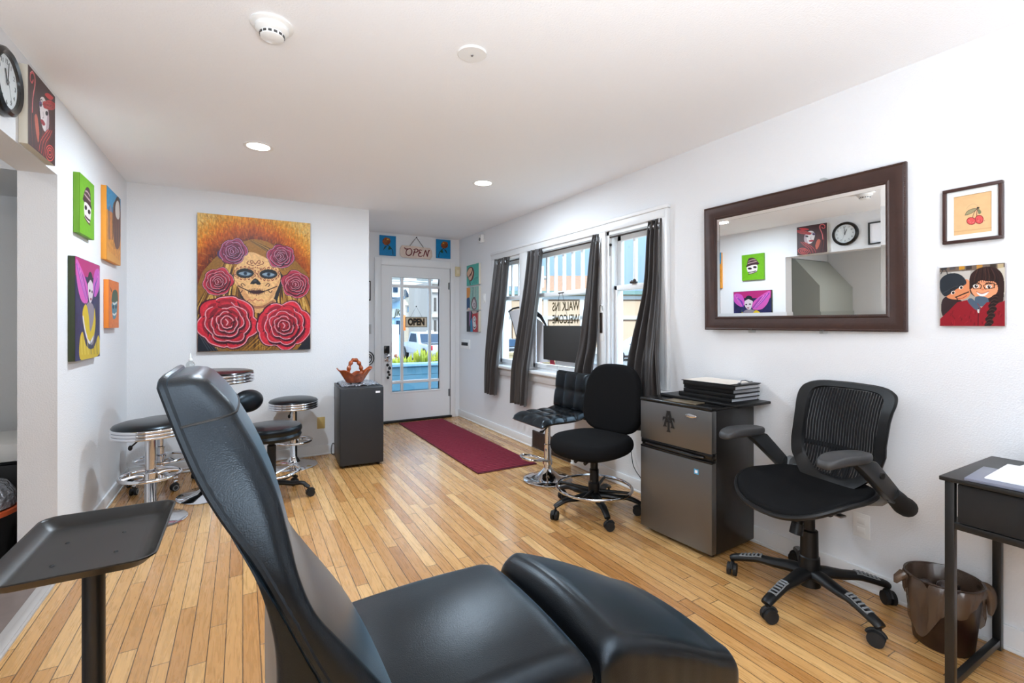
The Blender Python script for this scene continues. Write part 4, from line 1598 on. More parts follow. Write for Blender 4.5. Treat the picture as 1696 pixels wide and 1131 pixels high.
# ================================================================== RUG
M['rug'] = mat('burgundy_rug', (84, 14, 32), .95, bump=(900, .6, .003), vary=(120, .25))
g = G()
RX0, RX1, RY0, RY1 = 1.742, 2.335, 3.65, 6.02
n = 56
tb = bmesh.new()
bmesh.ops.create_cube(tb, size=1)
tb.free()
g.box(RX0, RX1, RY0, RY1, .001, .007, .003)
rug = tag(g.build('runner_rug', M['rug']), 'long burgundy ribbed runner rug leading to the front door', 'rug')
g = G()
for i in range(n):
    y = RY0 + .02 + (RY1 - RY0 - .04) * (i + .5) / n
    g.box(RX0 + .012, RX1 - .012, y - .0150, y + .0150, .006, .0115, .005, 2)
rb_ = g.build('ribs', mat('burgundy_rib', (128, 28, 50), .95, bump=(900, .6, .003), vary=(160, .3)), rug)
rb_['kind'] = 'stuff'
G().box(RX0, RX0 + .012, RY0, RY1, .006, .010, .002).box(RX1 - .012, RX1, RY0, RY1, .006, .010, .002).build('binding', mat('burgundy_edge', (104, 24, 44), .9), rug)

# ================================================================== CEILING FITTINGS
t = thing('smoke_detector', 'round white smoke detector on the ceiling above the recliner', 'smoke detector', (.10, 2.075, H))
mz = Matrix.Diagonal((1, 1, -1, 1))
G().lathe([(0, 0), (.076, 0), (.078, .006), (.070, .012), (0, .012)], seg=48, mtx=mz).build('base_plate', M['whiteplastic'], t)
G().lathe([(0, .012), (.060, .012), (.060, .026), (.050, .034), (.044, .036), (.042, .052), (.034, .056), (0, .057)], seg=48, mtx=mz).build('sensor_head', M['whiteplastic'], t)
g = G()
for i in range(14):
    a = 2 * PI * i / 14
    g.cbox((.0435 * math.cos(a), .0435 * math.sin(a), -.044), (.003, .012, .008), 0, 1, Matrix.Rotation(a, 3, 'Z'))
g.build('vent_slots', mat('dark_slot', (70, 70, 70), .6), t)
t = thing('ceiling_cover_plate', 'flat round white blank plate with a centre screw on the ceiling', 'cover plate', (.862, 1.866, H))
G().lathe([(0, 0), (.062, 0), (.064, .004), (.060, .008), (0, .009)], seg=48, mtx=mz).build('plate', M['whiteplastic'], t)
G().lathe([(0, .009), (.006, .009), (.005, .0125), (0, .013)], seg=12, mtx=mz).build('screw', M['steel'], t)
M['bulb'] = mat('lamp_diffuser', (255, 252, 246), .5, emis=9)
for i_, (x, y, lb) in enumerate(((.09, 3.54, 'recessed ceiling light lit, nearer the left wall'), (1.735, 3.54, 'recessed ceiling light lit, nearer the windows'), (.09, .2, 'added recessed fill light, unseen, above the camera on the left'), (1.735, .2, 'added recessed fill light, unseen, above the office chair side'))):  # near pair is out of view, added to fill the room
    t = thing('recessed_light', lb, 'ceiling light', (x, y, H), 0, 'recessed ceiling lights')
    G().lathe([(.068, 0), (.088, 0), (.090, .003), (.084, .006), (.070, .004), (.068, 0)], seg=48, mtx=mz).build('trim_ring', M['whiteplastic'], t)
    G().lathe([(0, .001), (.068, .001), (.068, .0025), (0, .0025)], seg=40, mtx=mz).build('diffuser', M['bulb'], t)
    lamp('recessed_lamp', 'AREA', (x, y, H - .012), LAMP_W[i_], color=(.75, .88, 1.0), shape='DISK', size=.14)

# ================================================================== SIDE ROOM ITEMS
t = thing('storage_tote', 'black tote with orange rim and clear plastic bag in the side room', 'tote', (-1.235, 3.46, 0))
G().lathe([(0, 0), (.17, 0), (.185, .02), (.205, .30), (.205, .31), (0, .31)], seg=40).build('tote_body', M['blackgloss'], t)
G().lathe([(.205, .30), (.214, .305), (.212, .325), (.20, .33), (.195, .315)], seg=40).build('tote_rim', mat('orange_rim', (205, 90, 45), .45), t)
g = G()
g.lathe([(0, .33), (.16, .325), (.195, .335), (.19, .40), (.16, .45), (.08, .475), (0, .48)], seg=40)
g.build('plastic_bag', M['plastic_sheet'], t, ang=15)
t = thing('shelf_unit', 'low dark shelf with white top along the side room wall', 'shelf', (-1.42, 3.97, 0))
G().box(-.30, .42, -.22, .22, .02, .48, .01).build('cabinet', M['black'], t)
G().box(-.32, .43, -.24, .24, .50, .60, .008).build('white_top', M['whiteplastic'], t)
G().box(-.30, .42, -.225, .22, .485, .498).build('dark_gap', M['rubber'], t)
# ================================================================== PAINTED SURFACES
def quad_h(q):
    """homography from drawing coordinates (corners TL, TR, BR, BL) to the unit square (u right, v down)"""
    A, b = [], []
    for (x, y), (u, v) in zip(q, ((0, 0), (1, 0), (1, 1), (0, 1))):
        A.append([x, y, 1, 0, 0, 0, -u * x, -u * y])
        b.append(u)
        A.append([0, 0, 0, x, y, 1, -v * x, -v * y])
        b.append(v)
    h = np.linalg.solve(np.array(A, float), np.array(b, float))
    return np.append(h, 1).reshape(3, 3)


class Art:
    """a painted panel w x h metres: brush work is laid down on a fine grid of surface points"""

    def __init__(self, w, h, res, quad, bg):
        self.w, self.h = w, h
        self.nx, self.ny = max(8, int(w * res)), max(8, int(h * res))
        self.H = quad_h(quad)
        xs = np.linspace(0, 1, self.nx)
        ys = np.linspace(0, 1, self.ny)
        self.U, self.V = np.meshgrid(xs, ys)
        self.X, self.Y = self.U * w, self.V * h
        self.buf = np.zeros((self.ny, self.nx, 3))
        self.buf[:] = bg
        q = np.array(quad, float)
        self.k = w / ((np.linalg.norm(q[1] - q[0]) + np.linalg.norm(q[2] - q[3])) / 2) * .5 + h / ((np.linalg.norm(q[3] - q[0]) + np.linalg.norm(q[2] - q[1])) / 2) * .5
        self.rs = np.random.RandomState(11)

    def P(self, pts):
        p = np.array([[x, y, 1.0] for x, y in pts]) @ self.H.T
        p = p[:, :2] / p[:, 2:]
        return p * [self.w, self.h]

    def _put(self, sl, mask, c, a=1.0):
        b = self.buf[sl]
        m_ = (mask * a)[..., None]
        b[:] = b * (1 - m_) + np.array(c, float) * m_

    def _win(self, p, pad):
        x0, y0 = p.min(0) - pad
        x1, y1 = p.max(0) + pad
        i0 = int(max(0, math.floor(x0 / self.w * (self.nx - 1))))
        i1 = int(min(self.nx, math.ceil(x1 / self.w * (self.nx - 1)) + 1))
        j0 = int(max(0, math.floor(y0 / self.h * (self.ny - 1))))
        j1 = int(min(self.ny, math.ceil(y1 / self.h * (self.ny - 1)) + 1))
        return (slice(j0, max(j0, j1)), slice(i0, max(i0, i1)))

    def poly(self, pts, c, a=1.0, smooth=False, n=5):
        if smooth:
            pts = [(v.x, v.y) for v in cat_rom([(x, y, 0) for x, y in pts], n, True)]
        p = self.P(pts)
        sl = self._win(p, 0)
        X, Y = self.X[sl], self.Y[sl]
        if X.size == 0:
            return self
        ins = np.zeros(X.shape, bool)
        k = len(p)
        for i in range(k):
            (x0, y0), (x1, y1) = p[i], p[(i + 1) % k]
            if y0 == y1:
                continue
            cond = ((y0 > Y) != (y1 > Y)) & (X < (x1 - x0) * (Y - y0) / (y1 - y0) + x0)
            ins ^= cond
        self._put(sl, ins.astype(float), c, a)
        return self

    def line(self, pts, wd, c, a=1.0, smooth=True, n=5, taper=False):
        if smooth and len(pts) > 2:
            pts = [(v.x, v.y) for v in cat_rom([(x, y, 0) for x, y in pts], n)]
        p = self.P(pts)
        r = wd * self.k / 2
        aa = .6 * self.w / self.nx
        sl = self._win(p, r + aa)
        X, Y = self.X[sl], self.Y[sl]
        if X.size == 0:
            return self
        D = np.full(X.shape, 1e9)
        m_ = len(p) - 1
        for i in range(m_):
            a0, b0 = p[i], p[i + 1]
            d = b0 - a0
            L2 = max(1e-12, d @ d)
            t = np.clip(((X - a0[0]) * d[0] + (Y - a0[1]) * d[1]) / L2, 0, 1)
            dist = np.hypot(X - a0[0] - t * d[0], Y - a0[1] - t * d[1])
            if taper:
                dist = dist + r * abs(2 * (i + .5) / m_ - 1) ** 1.5 * .9
            D = np.minimum(D, dist)
        self._put(sl, np.clip((r - D) / aa + .5, 0, 1), c, a)
        return self

    def ell(self, cx, cy, rx, ry, c, a=1.0, rot=0):
        c_, s_ = math.cos(R(rot)), math.sin(R(rot))
        pts = [(cx + rx * math.cos(t) * c_ - ry * math.sin(t) * s_, cy + rx * math.cos(t) * s_ + ry * math.sin(t) * c_) for t in np.linspace(0, 2 * PI, 36, endpoint=False)]
        return self.poly(pts, c, a)

    def loop(self, cx, cy, rx, ry, wd, c, a=1.0):
        return self.line([(cx + rx * math.cos(t), cy + ry * math.sin(t)) for t in np.linspace(0, 2 * PI, 24)], wd, c, a, False)

    def noise(self, amt, sx=1, sy=1):
        nz = self.rs.rand(self.ny // sy + 2, self.nx // sx + 2)
        jj = np.arange(self.ny) / sy
        ii = np.arange(self.nx) / sx
        j0, i0 = jj.astype(int), ii.astype(int)
        fj, fi = (jj - j0)[:, None], (ii - i0)[None]
        n_ = (nz[j0][:, i0] * (1 - fj) * (1 - fi) + nz[j0 + 1][:, i0] * fj * (1 - fi) + nz[j0][:, i0 + 1] * (1 - fj) * fi + nz[j0 + 1][:, i0 + 1] * fj * fi)
        self.buf *= (1 + amt * (n_ - .5))[..., None]
        return self

    def rose(self, cx, cy, r, red, dark, rim, seed=0, n0=6):
        rd = random.Random(seed)
        for k, f in enumerate((1.0, .76, .55, .37, .22)):
            n = max(3, n0 - k // 2)
            ph = rd.random() * 6.3
            pts = []
            for t in np.linspace(0, 2 * PI, 60, endpoint=False):
                w = 1 + .13 * (abs(math.sin(n / 2 * (t - ph))) ** .7 - .62) + .05 * math.sin(2 * t + ph * 2) + .035 * math.sin(5 * t + ph) + .018 * math.sin(9 * t)
                pts.append((cx + r * f * w * math.cos(t), cy + r * f * w * .93 * math.sin(t)))
            self.poly([(cx + (x - cx) * 1.06 + r * .03 * (k > 0), cy + (y - cy) * 1.06 + r * .06 * (k > 0)) for x, y in pts], dark)
            v = (1.0, .92, .86, .80, .76)[k] * (.9 + .2 * rd.random())
            self.poly(pts, [min(255, x * v) for x in red])
            # each petal: dark fold towards the heart, a lit outer lobe, pale rim broken at the folds
            for j in range(n):
                c0 = ph + 2 * PI * (j + .5) / n
                ca, sa = math.cos(c0), math.sin(c0)
                self.poly([(cx + r * f * (.80 + .10 * math.cos(q)) * math.cos(c0 + .9 * PI / n * math.sin(q)), cy + .93 * r * f * (.80 + .10 * math.cos(q)) * math.sin(c0 + .9 * PI / n * math.sin(q))) for q in np.linspace(0, 2 * PI, 16, endpoint=False)], dark, .38)
                self.poly([(cx + r * f * (.94 + .05 * math.cos(q)) * math.cos(c0 + .55 * PI / n * math.sin(q)), cy + .93 * r * f * (.94 + .05 * math.cos(q)) * math.sin(c0 + .55 * PI / n * math.sin(q))) for q in np.linspace(0, 2 * PI, 16, endpoint=False)], [min(255, x * 1.12 + 10) for x in red], .55)
                a0 = ph + 2 * PI * j / n
                self.line([(cx + r * f * .86 * math.cos(a0), cy + .93 * r * f * .86 * math.sin(a0)), (cx + r * f * .70 * math.cos(a0 + .35), cy + .93 * r * f * .70 * math.sin(a0 + .35))], r * .035, dark, .9, False)
            m0 = rd.randrange(60)
            seg = [pts[(m0 + i) % 60] for i in range(52)]
            self.line(seg, r * .032, rim, 1, False)
        self.line([(cx - r * .05, cy - r * .1), (cx + r * .03, cy), (cx - r * .02, cy + r * .1)], r * .04, rim)
        return self

    def mesh(self, name, parent, mtx, thick=None):
        nx, ny = self.nx, self.ny
        co = np.zeros((ny * nx, 3), np.float32)
        co[:, 0] = (self.X - self.w / 2).ravel()
        co[:, 1] = (self.h / 2 - self.Y).ravel()
        idx = np.arange(ny * nx).reshape(ny, nx)
        f = np.stack([idx[1:, :-1], idx[1:, 1:], idx[:-1, 1:], idx[:-1, :-1]], -1).reshape(-1, 4)
        me = bpy.data.meshes.new(name)
        me.vertices.add(len(co))
        me.vertices.foreach_set('co', co.ravel())
        me.loops.add(f.size)
        me.loops.foreach_set('vertex_index', f.ravel().astype(np.int32))
        me.polygons.add(len(f))
        me.polygons.foreach_set('loop_start', np.arange(0, f.size, 4, dtype=np.int32))
        me.polygons.foreach_set('loop_total', np.full(len(f), 4, np.int32))
        me.update(calc_edges=True)
        s_ = np.clip(self.buf, 0, 255).reshape(-1, 3) / 255
        l_ = np.where(s_ <= .04045, s_ / 12.92, ((s_ + .055) / 1.055) ** 2.4)
        l_ = np.clip(l_, 0, 1) ** 1.06 * .80
        ca = me.color_attributes.new('paint', 'FLOAT_COLOR', 'POINT')
        ca.data.foreach_set('color', np.concatenate([l_, np.ones((len(l_), 1))], 1).astype(np.float32).ravel())
        me.materials.append(M['paint'])
        me.transform(mtx)
        o = bpy.data.objects.new(name, me)
        col.objects.link(o)
        o.parent = parent
        return o


def canvas(label, art, loc, frame, depth, edge, name='canvas_painting', group=None, roll=0, cat_='painting'):
    t = wall_thing(name, label, cat_, loc, frame, group, roll)
    G().box(-art.w / 2, art.w / 2, -art.h / 2, art.h / 2, 0, depth, .002).build('canvas_body', edge, t)
    art.mesh('painted_front', t, Matrix.Translation((0, 0, depth + .0006)))
    return t


# ---------------------------------------------------------------- large rose portrait
A = Art(.907, 1.209, 330, [(112, 88), (900, 165), (893, 1038), (112, 1058)], (150, 80, 22))
# glowing sky brushed from light at the top to dark around the head
hx, hy = A.P([(500, 520)])[0]
D = np.hypot((A.X - hx) / 1.05, A.Y - hy)
st = A.rs.rand(A.ny // 9 + 2, A.nx // 3 + 2)
stn = np.kron(st, np.ones((9, 3)))[:A.ny, :A.nx]
q = np.clip((D - .27 + .06 * (stn - .5)) / .33, 0, 1)
key = [(0, (62, 26, 8)), (.22, (150, 66, 12)), (.42, (198, 98, 20)), (.62, (224, 140, 44)), (.8, (234, 170, 76)), (1.0, (238, 196, 120))]
for ch in range(3):
    A.buf[..., ch] = np.interp(q, [k_[0] for k_ in key], [k_[1][ch] for k_ in key])
vv = np.clip((A.V - .22) / .28, 0, 1)[..., None]
A.buf = A.buf * (1 - vv) + (A.buf * np.array([.62, .45, .3])) * vv
A.noise(.25, 2, 7)
rd = random.Random(2)
for i in range(170):
    a = rd.uniform(PI * 1.02, PI * 1.98)
    r0 = rd.uniform(270, 520)
    x, y = 500 + r0 * math.cos(a) * 1.1, 560 + r0 * math.sin(a)
    L_ = rd.uniform(15, 45)
    A.line([(x, y), (x + L_ * math.cos(a) * 1.1, y + L_ * math.sin(a))], 5, rd.choice([(240, 190, 100), (170, 76, 16), (226, 140, 50), (120, 50, 12)]), .35, False)
# hair
hair = [(112, 600), (150, 500), (240, 400), (330, 330), (420, 292), (500, 276), (600, 292), (700, 350), (800, 430), (870, 510), (896, 570), (894, 1040), (112, 1058)]
A.poly(hair, (150, 104, 38))
for i in range(260):
    u_ = rd.uniform(-1, 1)
    y0 = rd.uniform(440, 900)
    x0 = 505 + u_ * (120 + (y0 - 290) * .62)
    c_ = rd.choice([(206, 160, 74), (84, 50, 14), (52, 30, 10), (176, 124, 44), (226, 184, 104), (112, 70, 22)])
    A.line([(x0 - u_ * 60, y0 - 120), (x0, y0), (x0 + u_ * 22, y0 + 110), (x0 + u_ * 20, y0 + 190)], rd.uniform(6, 14), c_, .95, taper=True)
A.poly([(112, 900), (160, 960), (260, 1050), (112, 1058)], (28, 34, 46))
A.poly([(893, 930), (840, 990), (800, 1042), (893, 1038)], (28, 34, 46))
for i in range(7):
    A.line([(118 + i * 18, 930 + i * 12), (190 + i * 20, 1050)], 3, (120, 130, 140), .6)
for i in range(26):
    x = 380 + i * 14
    A.line([(x + 120, 860), (x + 40, 960), (x - 60, 1052)], rd.uniform(4, 10), rd.choice([(206, 150, 60), (90, 56, 20), (180, 124, 40), (60, 40, 18)]), .8, taper=True)
# shadow beside the face, neck, face
A.poly([(360, 520), (400, 610), (420, 700), (470, 760), (640, 760), (670, 690), (700, 560), (680, 480)], (40, 34, 38), 1, True)
A.poly([(455, 690), (640, 690), (645, 740), (600, 770), (560, 790), (500, 775)], (226, 172, 112), 1, True)
A.poly([(455, 700), (500, 735), (560, 738), (640, 700), (640, 725), (560, 756), (490, 750)], (150, 96, 70), .8, True)
A.poly([(366, 520), (372, 480), (400, 420), (445, 372), (520, 372), (600, 410), (650, 450), (684, 505), (690, 560), (672, 610), (655, 650), (640, 690), (590, 718), (520, 730), (460, 712), (420, 662), (400, 615), (372, 580)], (238, 188, 128), 1, True)
A.poly([(372, 560), (400, 610), (440, 690), (520, 730), (480, 690), (430, 620)], (206, 146, 96), .7, True)
A.poly([(690, 545), (655, 640), (600, 715), (640, 620)], (210, 150, 100), .6, True)
# fringe of hair sweeping over the brow
A.poly([(440, 300), (500, 276), (600, 296), (680, 360), (760, 470), (740, 560), (700, 520), (640, 440), (560, 392), (470, 360), (420, 400), (380, 470), (372, 440), (400, 360)], (164, 112, 40), 1, True)
for i in range(30):
    f = i / 29
    A.line([(470 + 30 * f, 285), (540 + 90 * f, 330 + 20 * f), (640 + 70 * f, 400 + 20 * f), (700 + 30 * f, 500 - 10 * f)], rd.uniform(3, 7), rd.choice([(210, 164, 84), (96, 60, 22), (60, 38, 16), (186, 134, 52)]), .8, taper=True)
for i in range(10):
    A.line([(455 - i * 5, 300 + i * 3), (420 - i * 6, 360), (380 - i * 5, 440)], 5, rd.choice([(196, 148, 70), (80, 50, 20)]), .8, taper=True)
# eyes
for (ex, ey) in ((443, 513), (606, 519)):
    for k in range(16):
        a = 2 * PI * k / 16
        A.ell(ex + 72 * math.cos(a), ey + 42 * math.sin(a), 9, 8, (132, 40, 36))
        A.ell(ex + 70 * math.cos(a), ey + 40 * math.sin(a), 5, 4, (238, 188, 128))
    A.ell(ex, ey, 62, 34, (26, 22, 26))
    A.ell(ex + 4, ey + 3, 46, 19, (66, 82, 100))
    A.poly([(ex - 44, ey + 2), (ex - 10, ey - 10), (ex + 40, ey + 2), (ex + 10, ey + 16)], (140, 160, 174), 1, True)
    A.ell(ex + 2, ey + 2, 13, 12, (40, 66, 92))
    A.ell(ex + 2, ey + 1, 6, 6, (12, 14, 18))
    A.line([(ex - 50, ey - 4), (ex, ey - 20), (ex + 48, ey - 4)], 8, (18, 16, 18))
# nose, mouth, scrolls
A.poly([(515, 548), (545, 572), (552, 590), (528, 592), (516, 584), (502, 590), (480, 586), (488, 570)], (24, 22, 26), 1, True)
A.ell(512, 566, 12, 6, (92, 98, 104), .7)
A.poly([(468, 640), (495, 630), (520, 632), (548, 630), (580, 640), (550, 654), (520, 658), (492, 654)], (88, 32, 34), 1, True)
A.line([(395, 600), (430, 618), (480, 640), (520, 644), (570, 640), (620, 622), (664, 604)], 7, (40, 18, 20))
for k in range(11):
    x = 466 + k * 11
    A.line([(x - 2, 616 + abs(k - 5) * 2), (x + 2, 668 - abs(k - 5) * 3)], 3.5, (54, 22, 24), 1, False)
for s_, ox in ((1, 515), (-1, 515)):
    A.line([(ox, 452), (ox + s_ * 22, 424), (ox + s_ * 34, 430), (ox + s_ * 28, 446), (ox + s_ * 18, 440)], 5, (120, 50, 40))
    A.line([(ox + s_ * 12, 460), (ox + s_ * 46, 452), (ox + s_ * 58, 440), (ox + s_ * 48, 430)], 5, (120, 50, 40))
    A.line([(ox + s_ * 70, 600), (ox + s_ * 88, 584), (ox + s_ * 100, 594), (ox + s_ * 88, 606)], 5, (60, 30, 28))
    A.line([(ox + s_ * 90, 632), (ox + s_ * 104, 648), (ox + s_ * 116, 634)], 5, (60, 30, 28))
    A.line([(ox + s_ * 0, 690), (ox + s_ * 20, 704), (ox + s_ * 40, 696), (ox + s_ * 56, 706)], 4, (170, 60, 60))
for k in range(9):
    A.ell(470 + k * 12, 472 + abs(k - 4) * 3, 4, 4, (132, 40, 36))
# roses
PK, DK, RM = (158, 52, 82), (58, 18, 40), (226, 168, 196)
A.ell(300, 380, 50, 40, (80, 56, 96))
A.rose(362, 362, 92, (150, 58, 90), DK, (214, 160, 196), 3)
A.rose(692, 396, 88, (162, 50, 82), DK, (224, 170, 190), 5)
A.rose(256, 572, 100, (176, 44, 66), (60, 14, 34), (232, 164, 176), 8)
A.rose(794, 590, 96, (172, 48, 72), (60, 14, 34), (232, 164, 176), 12)
A.rose(318, 852, 196, (206, 38, 58), (74, 10, 30), (238, 168, 176), 14, 7)
A.rose(712, 874, 176, (206, 40, 60), (74, 10, 34), (238, 168, 180), 21, 7)
A.noise(.16, 3, 3)
M['canvas_dark'] = mat('painted_canvas_edge', (52, 42, 40), .6)
canvas('large orange portrait of a skull-painted face among red roses', A, (.1115, YB - .0005, 1.642), F_BACK, .032, M['canvas_dark'])

# ---------------------------------------------------------------- red lady with swirls
A = Art(.335, .340, 460, [(270, 283), (420, 470), (428, 1018), (262, 880)], (66, 24, 24))
for i in range(60):
    x = rd.uniform(265, 425)
    A.line([(x, rd.uniform(420, 560)), (x + rd.uniform(-8, 8), 700), (x + rd.uniform(-14, 14), 930)], rd.uniform(2, 4), rd.choice([(110, 34, 30), (44, 16, 18), (150, 60, 48), (90, 30, 28)]), .8, taper=True)
A.line([(290, 620), (294, 520), (304, 440), (306, 370), (296, 335), (283, 345), (281, 385), (290, 405), (297, 385)], 8, (228, 96, 100))
A.line([(290, 600), (296, 480), (308, 420), (308, 360), (294, 325), (280, 340)], 3, (248, 160, 160))
A.poly([(303, 650), (318, 640), (330, 760), (325, 850), (312, 780)], (206, 104, 78), 1, True)
A.poly([(334, 520), (352, 490), (376, 540), (388, 640), (384, 730), (368, 752), (350, 720), (336, 620)], (236, 226, 226), 1, True)
A.poly([(368, 752), (384, 730), (388, 640), (380, 560), (376, 640), (372, 700)], (180, 150, 158), .7, True)
A.ell(339, 545, 8, 22, (96, 60, 120))
A.ell(340, 552, 5, 8, (20, 14, 20))
A.ell(374, 605, 8, 18, (40, 28, 36))
A.line([(334, 520), (346, 512), (352, 540)], 4, (30, 18, 24))
A.line([(352, 600), (356, 640), (350, 648)], 3, (110, 80, 90))
A.poly([(338, 665), (350, 660), (366, 690), (356, 706), (344, 690)], (170, 22, 44), 1, True)
A.rose(388, 540, 36, (206, 34, 40), (90, 10, 14), (244, 120, 110), 4, 5)
A.poly([(362, 470), (380, 455), (410, 480), (392, 500)], (214, 44, 46), 1, True)
for i in range(7):
    A.line([(322 + i * 7, 910 + i * 8), (330 + i * 8, 840), (352 + i * 8, 780), (380 + i * 5, 730)], 4, (232, 84, 78) if i % 2 else (120, 30, 30), 1)
for r_ in (34, 22, 11):
    A.loop(395, 910 + r_ * .2, r_ * .75, r_ * 1.9, 5, (240, 90, 84))
canvas('dark red painting of a pale woman with a rose and swirling hair, beside the clock', A, (XL + .0005, 2.955, 2.222), F_LEFT, .030, M['canvas_raw'])

# ---------------------------------------------------------------- green skull canvas
A = Art(.300, .340, 460, [(84, 60), (157, 92), (158, 420), (86, 392)], (118, 184, 30)).noise(.06, 6, 6)
A.poly([(106, 160), (118, 124), (132, 128), (137, 160), (137, 220), (104, 206)], (86, 58, 62), 1, True)
A.poly([(100, 204), (108, 188), (138, 214), (142, 244), (120, 232)], (70, 44, 50), 1, True)
A.line([(108, 170), (120, 182), (136, 196)], 4, (200, 170, 170))
A.line([(112, 150), (122, 150), (134, 168)], 4, (190, 160, 160))
A.poly([(108, 214), (138, 238), (140, 280), (134, 322), (120, 318), (108, 290)], (236, 226, 222), 1, True)
A.ell(114, 244, 6, 14, (34, 22, 26))
A.ell(131, 262, 7, 14, (34, 22, 26))
A.line([(112, 292), (122, 304), (136, 312)], 5, (60, 30, 46))
A.line([(108, 300), (122, 322), (136, 336)], 4, (90, 50, 60))
canvas('green canvas with a capped skull, uppermost left on the left wall', A, (XL + .0005, 3.685, 1.968), F_LEFT, .028, mat('green_canvas_edge', (108, 160, 34), .6))

# ---------------------------------------------------------------- blue and orange canvas
A = Art(.420, .500, 400, [(230, 140), (302, 192), (302, 560), (232, 528)], (232, 158, 60)).noise(.2, 3, 8)
A.poly([(228, 130), (304, 185), (304, 300), (232, 268)], (62, 160, 208))
A.noise(.12, 5, 5)
for i in range(9):
    x = 238 + i * 5
    A.line([(x, 262 - (i % 3) * 8), (x + 2, 330 + (i * 37) % 60), (x + 3, 420)], 5, rd.choice([(70, 74, 108), (196, 120, 80), (240, 214, 150), (60, 50, 60)]), .9)
A.poly([(262, 250), (272, 210), (284, 186), (298, 204), (302, 300), (298, 440), (280, 470), (264, 400)], (112, 72, 58), 1, True)
A.poly([(274, 240), (284, 206), (294, 224), (296, 290), (288, 310), (276, 290)], (230, 222, 214), 1, True)
A.line([(270, 260), (276, 210), (288, 190), (298, 210)], 7, (54, 40, 40))
for i in range(8):
    A.line([(270 + i * 4, 310), (266 + i * 5, 380), (268 + i * 5, 470)], 3, rd.choice([(60, 44, 42), (170, 110, 80), (90, 60, 60)]), .9)
A.poly([(232, 480), (262, 500), (302, 540), (302, 562), (232, 530)], (236, 168, 70), .9)
canvas('orange and blue canvas of a long-haired figure, uppermost right on the left wall', A, (XL + .0005, 4.345, 1.968), F_LEFT, .030, mat('orange_canvas_edge', (226, 150, 50), .6))

# ---------------------------------------------------------------- purple winged girl
A = Art(.515, .580, 400, [(58, 514), (182, 566), (182, 1064), (60, 1090)], (44, 46, 92)).noise(.3, 8, 8)
A.poly([(58, 514), (182, 566), (182, 640), (60, 620)], (186, 46, 120))
A.poly([(62, 530), (96, 600), (122, 690), (120, 770), (90, 760), (68, 660)], (216, 98, 184), 1, True)
A.poly([(156, 600), (178, 590), (180, 680), (160, 740), (148, 700)], (206, 90, 190), 1, True)
for i in range(6):
    A.line([(66 + i * 6, 560 + i * 12), (88 + i * 5, 660 + i * 8), (112 + i * 2, 750)], 5, rd.choice([(236, 150, 216), (150, 60, 160), (110, 60, 170)]), .8)
    A.line([(178 - i * 3, 600 + i * 12), (166 - i * 2, 680), (152, 740)], 4, rd.choice([(236, 150, 216), (150, 60, 160), (110, 60, 170)]), .8)
for i in range(40):
    x, y = rd.uniform(62, 180), rd.uniform(740, 1060)
    A.line([(x, y), (x + rd.uniform(-6, 6), y + 30)], 5, rd.choice([(28, 34, 60), (40, 90, 70), (60, 60, 130), (24, 26, 40), (70, 110, 90)]), .7)
A.poly([(112, 800), (126, 770), (150, 790), (158, 880), (150, 990), (128, 990), (104, 880)], (150, 140, 150), 1, True)
A.poly([(96, 820), (112, 780), (126, 840), (134, 930), (150, 870), (156, 800), (160, 900), (142, 985), (118, 960), (100, 890)], (226, 196, 30), 1, True)
A.line([(98, 850), (110, 930), (130, 990), (150, 960)], 7, (236, 232, 240))
A.poly([(82, 980), (96, 930), (116, 1010), (150, 1020), (176, 950), (180, 1050), (130, 1080), (84, 1076)], (220, 190, 30), 1, True)
for i in range(6):
    A.line([(90 + i * 15, 960 + (i % 2) * 20), (94 + i * 15, 1050)], 4, rd.choice([(40, 90, 80), (120, 110, 20), (250, 230, 120)]), .9)
A.poly([(122, 660), (132, 640), (146, 660), (148, 720), (140, 765), (130, 768), (124, 720)], (224, 210, 216), 1, True)
A.poly([(120, 665), (126, 610), (138, 604), (146, 636), (148, 668), (136, 646), (126, 660)], (30, 44, 50), 1, True)
A.ell(131, 706, 4, 8, (30, 24, 40))
A.ell(143, 712, 3, 8, (30, 24, 40))
A.ell(137, 752, 4, 7, (150, 50, 80))
canvas('purple canvas of a dark-haired girl with pink wings and yellow dress on the left wall', A, (XL + .0005, 3.70, 1.364), F_LEFT, .030, mat('dark_green_canvas_edge', (52, 62, 34), .6))

# ---------------------------------------------------------------- small orange skull canvas
A = Art(.300, .335, 400, [(240, 640), (292, 655), (294, 908), (242, 908)], (238, 128, 34)).noise(.08, 5, 5)
A.poly([(256, 740), (262, 704), (276, 696), (286, 716), (286, 770), (258, 766)], (66, 96, 68), 1, True)
A.poly([(257, 770), (284, 770), (284, 806), (278, 850), (264, 858), (258, 812)], (74, 140, 158), 1, True)
A.ell(264, 792, 4, 11, (24, 40, 48))
A.ell(278, 792, 4, 11, (24, 40, 48))
A.line([(262, 830), (270, 836), (280, 826)], 4, (236, 236, 230))
A.line([(262, 770), (270, 776), (284, 764)], 4, (220, 230, 226))
A.line([(250, 690), (254, 704)], 5, (90, 60, 40))
canvas('small orange canvas with a green capped skull, lowest right on the left wall', A, (XL + .0005, 4.355, 1.420), F_LEFT, .028, mat('small_orange_edge', (232, 132, 44), .6))

